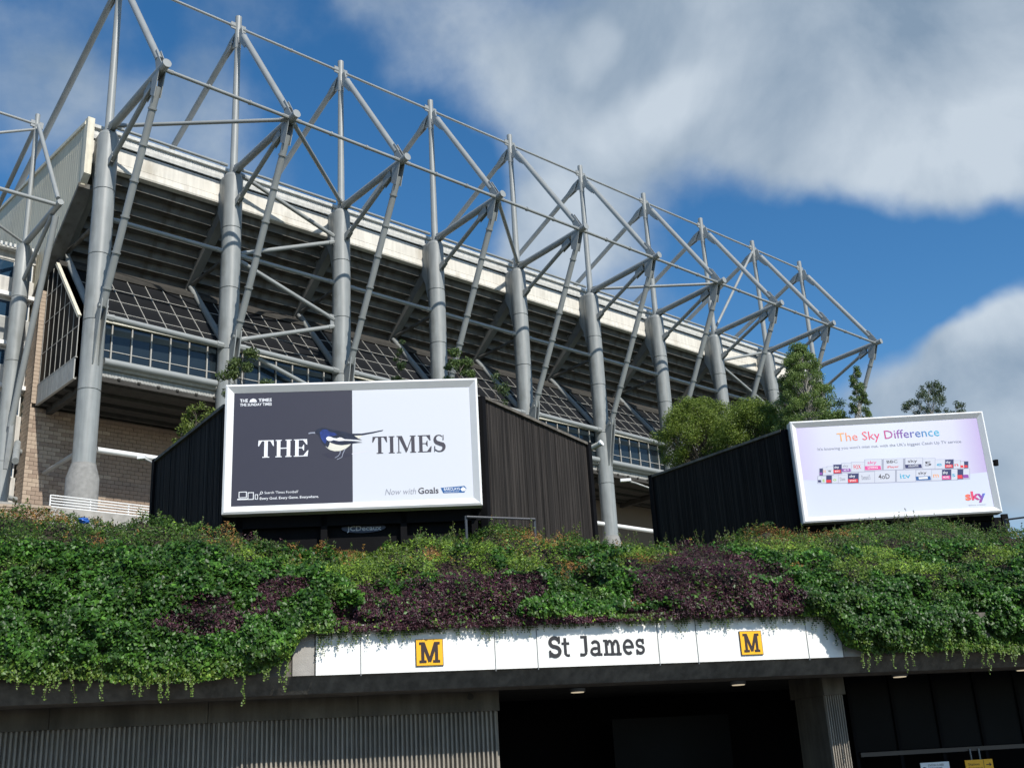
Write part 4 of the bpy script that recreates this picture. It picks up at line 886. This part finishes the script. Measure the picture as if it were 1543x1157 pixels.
# solid soil/stem body under the leaves
nu, nw = 260, 44; uu = np.linspace(-21, 21, nu); ww = np.linspace(0, 1.25, nw); U_, W2 = np.meshgrid(uu, ww); U_, W2 = U_.ravel(), W2.ravel()
Pb = bank_pos(U_, W2); Nb = bank_nrm(U_, np.minimum(W2, 1.2)); fade = np.clip(W2/.15, 0, 1)[:, None]
Pb = Pb+Nb*(relief(Pb)[:, None]*.8*fade-.13-.06*fade)
me = bpy.data.meshes.new('planted_bank'); me.from_pydata(Pb.tolist(), [], [(j*nu+i, j*nu+i+1, (j+1)*nu+i+1, (j+1)*nu+i) for j in range(nw-1) for i in range(nu-1)]); me.materials.append(M['soil'])
structure(link('planted_bank', me))
def project(P):
    d = P-np.array(CAM0); z = d@np.array(fw); return 771.5+F*(d@np.array(RT))/z, 578.5-F*(d@np.array(UP))/z
def ell(x, y, cx, cy, rx, ry): return 1-np.sqrt(((x-cx)/rx)**2+((y-cy)/ry)**2)
NL = 340000
u = rng.uniform(-18.5, 19, NL); w_ = rng.uniform(-.005, 1.12, NL)
P = bank_pos(u, w_); Nn = bank_nrm(u, w_); fd = np.clip(w_/.12, 0, 1)
P = P+Nn*((relief(P)*fd)+rng.uniform(-.14, .07, NL)*(0.4+.6*fd))[:, None]
X, Y = project(P); n1 = fbm(P, 1.6, 11); n2 = fbm(P, 4.5, 12); n3 = fbm(P, .8, 13)
# where each planting grows along the bank (surveyed against the photograph)
pur = np.full(NL, -9.0)
for k, e in enumerate([(640, 918, 95, 48), (560, 930, 70, 26), (850, 940, 170, 13), (1080, 885, 105, 62), (1165, 912, 45, 38), (990, 880, 55, 32), (730, 905, 60, 45), (1060, 850, 60, 40), (1130, 900, 60, 40), (1040, 925, 110, 14), (700, 880, 50, 24), (620, 945, 60, 14), (320, 922, 55, 32), (262, 935, 28, 18), (400, 915, 30, 16), (432, 882, 42, 16), (790, 880, 40, 20), (1030, 820, 28, 12), (410, 805, 45, 10)]):
    pur = np.maximum(pur, ell(X, Y, *e)*1.0)
ispur = (pur+(n1-.5)*1.3+(n2-.5)*.9) > (.02)
ispur &= (pur > -.6)
org = np.full(NL, -9.0)
for e in [(740, 885, 16, 30), (745, 905, 25, 12), (820, 805, 45, 22), (860, 850, 30, 14), (70, 775, 70, 14), (150, 775, 45, 14), (350, 800, 55, 16), (330, 785, 40, 12), (145, 812, 12, 12), (520, 830, 30, 12), (1160, 800, 60, 14), (1200, 850, 12, 6), (985, 845, 40, 10), (470, 820, 50, 12), (1240, 800, 40, 9), (650, 830, 14, 10), (960, 905, 10, 8)]: org = np.maximum(org, ell(X, Y, *e))
isorg = (org+(n2-.5)*3.0+(n1-.5)*1.2+(rng.random(NL)-.5)*.9) > .30; isorg &= org > -.7
top = (Y < 822+50*(n3-.5)+40*(n1-.5)) & (w_ > .45)
mids = (Y < 905+80*(n3-.5)) & ~top
ylw = np.full(NL, -9.0)
for e in [(590, 838, 130, 42), (700, 850, 60, 30), (1000, 838, 100, 22), (1180, 815, 90, 25), (1330, 850, 90, 22), (1500, 830, 60, 16), (800, 835, 50, 25), (380, 835, 50, 14)]: ylw = np.maximum(ylw, ell(X, Y, *e))
isyl = (ylw+(n1-.5)*2.6) > .15
cls = np.zeros(NL, int)  # 0 ivy, 1 mixed shrub, 2 yellow-green shrub, 3 purple, 4 orange
cls[top | (mids & (n1 > .60))] = 1; cls[isyl & (Y < 915)] = 2; cls[isorg] = 4; cls[ispur] = 3
stray = rng.random(NL); cls[(stray < .05) & (cls == 3)] = 0; cls[(stray > .985) & (Y > 780)] = 2
SZ = np.array([.082, .064, .068, .054, .055])
BC = np.array([(.020, .066, .010), (.026, .070, .010), (.050, .115, .014), (.042, .015, .024), (.20, .105, .030)])
LC = np.array([(.088, .200, .024), (.120, .205, .026), (.250, .345, .040), (.105, .040, .050), (.42, .22, .06)])
g = np.clip(rng.beta(1.2, 2.6, NL)+(n2-.5)*.5, 0, 1)[:, None]
col = BC[cls]*(1-g)+LC[cls]*g
hem = np.clip((.16-w_)/.16, 0, 1)*np.where(rng.random(NL) < .45, 1, .15)*(cls == 0)     # young pale growth at the trailing hem
col = col*(1-.7*hem[:, None])+np.array([.24, .33, .05])*.7*hem[:, None]
patch = fbm(P, .45, 21)[:, None]; patch2 = np.clip((fbm(P, 1.9, 23, 2)[:, None]-.28)/.44, 0, 1); col = col*(.66+.60*patch)*(.70+.55*patch2)
col = col*np.clip(rng.lognormal(0, .33, (NL, 1)), .45, 2.0)*1.12
sz = SZ[cls]*rng.uniform(.65, 1.35, NL)*(1-.3*hem)
face = Nn*.75+np.array([0, -.15, .25])+rng.normal(size=(NL, 3))*.48
front = -(P-np.array(CAM0)); front /= np.linalg.norm(front, axis=1, keepdims=True)
uC = u
def plant(name, label, cat, sel, kind=None, down=.55, asp=.72, group=None):
    if sel.sum() < 5: return
    o = leaf_object(name, P[sel], face[sel], sz[sel], col[sel], down=down, aspect=asp); tag(o, label, cat, group, kind); return o
gL = cls == 0
plant('ivy_mass', 'dark glossy ivy hanging over the wall left of the station sign', 'ivy', gL & (u < -3.0), 'stuff', .7, .95)
plant('ivy_mass', 'ivy patches growing among shrubs above the white station sign', 'ivy', gL & (u >= -3.0) & (u < 6.6), 'stuff', .7, .9)
plant('ivy_mass', 'dark green ivy curtain hanging right of the station sign', 'ivy', gL & (u >= 6.6), 'stuff', .7, .95)
plant('mixed_shrubs', 'dull green mixed shrubs along the hedge crest', 'shrubs', cls == 1, 'stuff', .35, .55)
plant('yellow_green_shrubs', 'bright yellow-green shrub growth along the upper bank', 'shrubs', cls == 2, 'stuff', .35, .5)
for nm, lo_, hi_, lab in (('a', -20, -3.55, 'small dark purple shrub patch in the left ivy'), ('b', -3.55, .9, 'large dark purple shrub above the left M sign'), ('c', .9, 3.3, 'low purple shrub band hanging over the station name'), ('d', 3.3, 20, 'large reddish purple shrub above the right M sign')):
    plant('purple_shrub', lab, 'shrub', (cls == 3) & (u >= lo_) & (u < hi_), None, .3, .55, 'purple-leaved shrubs')
plant('orange_foliage', 'withered orange and rust foliage scattered through the hedge', 'shrubs', cls == 4, 'stuff', .5, .35)
# trailing ivy strands below the hem, and wisps over the white panels
def strands(name, label, us, lens, tint, size):
    PP, NN, SS, CC = [], [], [], []; mb = MB()
    for u_, L in zip(us, lens):
        zl = float(np.interp(u_, lu_, lz_)); over = min(1, max(0, (4.35-zl)/.8)); v = -.14-.20*over; x, z = u_, zl+.18; pts = [fac(x, v, z)]
        dr = random.uniform(-.25, .15)
        while z > zl-L:
            z -= .045; x += dr*.045+random.uniform(-.012, .012); pts.append(fac(x, v-.02, z))
            for _ in range(2): PP.append(tuple(fac(x+random.uniform(-.035, .035), v-.03+random.uniform(-.03, .02), z))); NN.append((FN.x*-1+random.gauss(0, .5), -FN.y+random.gauss(0, .5), .3+random.gauss(0, .4))); SS.append(size*random.uniform(.6, 1.25)*(1-.3*(zl-z)/max(L, .1) if z < zl else 1)); c = random.uniform(.65, 1.2); CC.append(tuple(tint[i]*c for i in range(3)))
        mb.path([pts[0], pts[len(pts)//2], pts[-1]], [.005, .004, .002], 4)
    t = thing(name, label, 'ivy', fac(us[0], 0, 3.5)); t.location = (0, 0, 0); t['_z0'] = 0.0; t['kind'] = 'stuff'
    o = leaf_object('leaves', np.array(PP), np.array(NN), np.array(SS), np.array(CC), t, down=.8, aspect=.85); mb.build('stems', 'stem', t)
    return t
random.seed(11)
us = [random.uniform(-17, -4.9) for _ in range(70)]
strands('ivy_strands', 'pale-tipped ivy strands trailing below the left ivy hem', us, [random.choice([.1, .15, .2, .25, .35, .5])*random.uniform(.7, 1.2) for _ in us], (.13, .21, .035), .062)
us = [random.uniform(7.5, 17) for _ in range(60)]
strands('ivy_strands', 'pale-tipped ivy strands trailing below the right ivy hem', us, [random.choice([.1, .15, .2, .3, .4])*random.uniform(.7, 1.2) for _ in us], (.12, .20, .035), .058)
us = [random.uniform(-4.4, 7.3) for _ in range(260)]
strands('ivy_strands', 'fine short shoots hanging over the top edge of the white sign panels', us, [random.choice([.03, .06, .1, .14, .2])*random.uniform(.6, 1.2)*(1.9 if (u_ < -3.6 or u_ > 6.6) else (.45 if .2 < u_ < 2.8 or -2.5 < u_ < -1.7 or 4.7 < u_ < 5.4 else 1)) for u_ in us], (.085, .135, .030), .055)

def sprigs(name, label, n, ulo, uhi, tint, tint2, size, hmax, wlo=.80, whi=1.05, flop=.25):
    PP, NN, SS, CC = [], [], [], []; mb = MB()
    for k in range(n):
        u_ = np.array([random.uniform(ulo, uhi)]); w0 = np.array([random.uniform(wlo, whi)]); p = bank_pos(u_, w0); p = Vector((p+bank_nrm(u_, w0)*relief(p)[:, None])[0])
        h = random.uniform(.3, 1)*hmax; d = Vector((random.gauss(0, flop), random.gauss(0, flop)-.12, 1)).normalized(); q = p+d*h; mb.path([p-d*.2, p+d*h*.5, q], [.006, .004, .002], 4)
        m_ = max(6, int(h/.022))
        for j in range(m_):
            f = random.random(); c = p+d*h*f; r_ = .10*(1.1-f); g_ = random.random()*random.uniform(.6, 1.1)
            PP.append((c.x+random.gauss(0, r_*.5), c.y+random.gauss(0, r_*.5), c.z+random.gauss(0, .02))); NN.append((random.gauss(0, .7), random.gauss(-.5, .6), random.gauss(.4, .5))); SS.append(size*random.uniform(.6, 1.3)); CC.append(tuple(tint[i]*(1-g_)+tint2[i]*g_ for i in range(3)))
    t = thing(name, label, 'shrubs', (0, 0, 0)); t['kind'] = 'stuff'
    leaf_object('leaves', np.array(PP), np.array(NN), np.array(SS), np.array(CC), t, down=.3, aspect=.5); mb.build('stems', 'stem', t)
sprigs('crest_shoots', 'loose green shoots standing above the left hedge crest', 230, -15, -1, (.03, .07, .015), (.14, .20, .035), .07, .26)
sprigs('crest_shoots', 'loose olive shoots standing above the right hedge crest', 300, -1, 20, (.035, .07, .015), (.15, .20, .03), .06, .45)
sprigs('rusty_shoots', 'rust and orange tipped shoots along the hedge crest', 65, -15, 20, (.16, .09, .025), (.40, .23, .05), .06, .34, .72, 1.0)

# blue litter caught in the hedge
p = at_r(128, 784, 25.3)
t = thing('litter', 'crumpled blue plastic bag caught in the top of the left hedge', 'litter', (p.x, p.y, p.z-.1)); 
bm = bmesh.new(); bmesh.ops.create_icosphere(bm, subdivisions=3, radius=.1)
for v in bm.verts: v.co *= .7+.7*noise.noise(v.co*14); v.co.x *= 1.4; v.co.z = v.co.z*.8+.1
me = bpy.data.meshes.new('bag'); bm.to_mesh(me); bm.free(); me.materials.append(M['blueplastic']); link('bag', me, t)

# ------------------------------------------------------------------ trees
def tree(name, label, cat, px, py_top, r, width, base_z, n, leaf, c0_, c1_, cone=0, trunk=.09, seed=1, bark='bark', zlow=None, lean=0, clumps=40, crad=.30):
    rr = random.Random(seed); g_ = np.random.default_rng(seed)
    topp = at_r(px, py_top, r); H = topp.z-base_z; t = thing(name, label, cat, (topp.x, topp.y, base_z))
    zl = (zlow if zlow is not None else base_z+H*.25)-base_z; mb = MB(); mb.path([(0, 0, base_z), (lean*.3, 0, base_z+H*.5), (lean*.8, 0, base_z+H*.93)], [trunk, trunk*.6, trunk*.12], 8)
    cents = []
    for k in range(clumps):
        f = (k+rr.random())/clumps; z = zl+(H-zl)*f**.9
        hw = width/2*((1-f)**.75*.95+.08 if cone else math.sin(math.pi*min(1, .18+.80*f))**.6)
        a = rr.uniform(0, 2*math.pi); q = rr.uniform(.25, 1)**.6*hw; c = Vector((math.cos(a)*q+lean*f, math.sin(a)*q, z)); cents.append((c, crad*rr.uniform(.6, 1.3)*(1.0-.45*f if cone else 1)))
        s0_ = Vector((lean*.5*f, 0, max(.3, z-hw*.9)+base_z)); mb.path([s0_, s0_.lerp(c+Vector((0, 0, base_z)), .55)+Vector((0, 0, .05)), c+Vector((0, 0, base_z))], [trunk*.28, trunk*.16, .006], 5)
    mb.build('trunk', bark, t, smooth=True)
    wgt = np.array([c[1]**2 for c in cents]); wgt /= wgt.sum(); idx = g_.choice(len(cents), n, p=wgt)
    cen = np.array([tuple(c[0]) for c in cents])[idx]; rad = np.array([c[1] for c in cents])[idx]
    dv = g_.normal(size=(n, 3)); dv /= np.linalg.norm(dv, axis=1, keepdims=True); rs = g_.uniform(.05, 1, n)**.55
    P_ = cen+dv*(rad*rs)[:, None]*np.array([1, 1, .85]); tone_ = np.clip(g_.beta(2, 2.5, n)[:, None]*.8+.3*(fbm(P_+seed, 2.0, seed)[:, None]-.3), 0, 1)
    cl = np.array(c0_)*(1-tone_)+np.array(c1_)*tone_
    leaf_object('crown', P_, dv*.5+g_.normal(size=(n, 3))*.7+np.array([0, 0, .3]), leaf*g_.uniform(.6, 1.3, n), cl, t, down=.45, aspect=.6)
    return t
tree('broadleaf_tree', 'bushy yellow-green tree rising behind the black fence left of the television billboard', 'tree', 1050, 606, 44.5, 3.7, 7.1, 60000, .062, (.06, .11, .015), (.30, .38, .06), 0, .11, 3, zlow=at_r(1052, 712, 44.5).z, clumps=170, crad=.40)
tree('broadleaf_tree', 'second rounded green bush behind the fence, between the bushy tree and the birch', 'tree', 1128, 612, 43, 3.2, 7.1, 45000, .06, (.06, .11, .015), (.28, .36, .06), 0, .10, 4, zlow=at_r(1125, 700, 43).z, clumps=130, crad=.38)
tree('birch_tree', 'tall pointed birch just left of the television billboard top corner', 'tree', 1207, 520, 41, 3.1, 7.1, 60000, .056, (.06, .12, .03), (.30, .40, .11), 1, .10, 5, 'birchbark', zlow=at_r(1207, 680, 41).z, lean=-.15, clumps=230, crad=.30)
tree('birch_tree', 'small narrow birch rising above the left part of the television billboard frame', 'tree', 1281, 556, 40, 1.5, 7.1, 17000, .055, (.05, .10, .025), (.24, .32, .09), 1, .06, 6, 'birchbark', zlow=10.6, lean=.2, clumps=90, crad=.20)
tree('sapling', 'sparse sapling top showing above the right half of the television billboard', 'tree', 1395, 580, 40.5, 2.4, 7.1, 9000, .055, (.04, .07, .03), (.15, .19, .09), 0, .05, 8, 'birchbark', zlow=11.3, clumps=70, crad=.17)
tree('sapling', 'tiny leafy tip above the right corner of the television billboard', 'tree', 1438, 605, 40, .8, 7.1, 500, .07, (.04, .07, .03), (.14, .18, .08), 1, .04, 9, zlow=11.6, clumps=9, crad=.16)
tree('sapling', 'leafy sapling above the left corner of the newspaper billboard', 'tree', 368, 528, 30.5, 1.5, 7.1, 5200, .07, (.05, .085, .025), (.16, .21, .06), 0, .04, 12, zlow=11.0, clumps=22, crad=.2)
tree('sapling', 'thin dark sapling above the middle of the newspaper billboard', 'tree', 594, 515, 31, 1.0, 7.1, 2000, .065, (.03, .055, .02), (.09, .13, .04), 1, .04, 13, zlow=11.3, lean=.25, clumps=16, crad=.17)
tree('sapling', 'bright sapling in front of a column near the right corner of the newspaper billboard', 'tree', 692, 528, 30, 1.3, 7.1, 4200, .07, (.05, .09, .025), (.17, .24, .06), 0, .04, 14, zlow=11.0, clumps=20, crad=.2)
tree('sapling', 'drooping leafy shoot behind the sunlit fence top, right of the newspaper billboard', 'tree', 742, 562, 30.5, .8, 7.1, 900, .06, (.04, .07, .025), (.13, .18, .05), 0, .03, 15, zlow=10.6, lean=.1, clumps=12, crad=.17)
tree('sapling', 'small yellow-green shoot growing over the left black fence', 'tree', 297, 610, 33, 1.0, 7.1, 900, .075, (.08, .12, .02), (.22, .28, .05), 0, .035, 16, zlow=at_r(297, 650, 33).z, clumps=12, crad=.18)
tree('sapling', 'lower yellow-green shoot at the far end of the left black fence', 'tree', 274, 640, 35.5, .9, 7.1, 700, .075, (.08, .12, .02), (.22, .28, .05), 0, .035, 17, zlow=at_r(272, 675, 35.5).z, clumps=10, crad=.17)

for o in bpy.data.objects:
    for k in ('_z0', '_O'):
        if k in o: del o[k]
SC.render.engine = 'CYCLES'
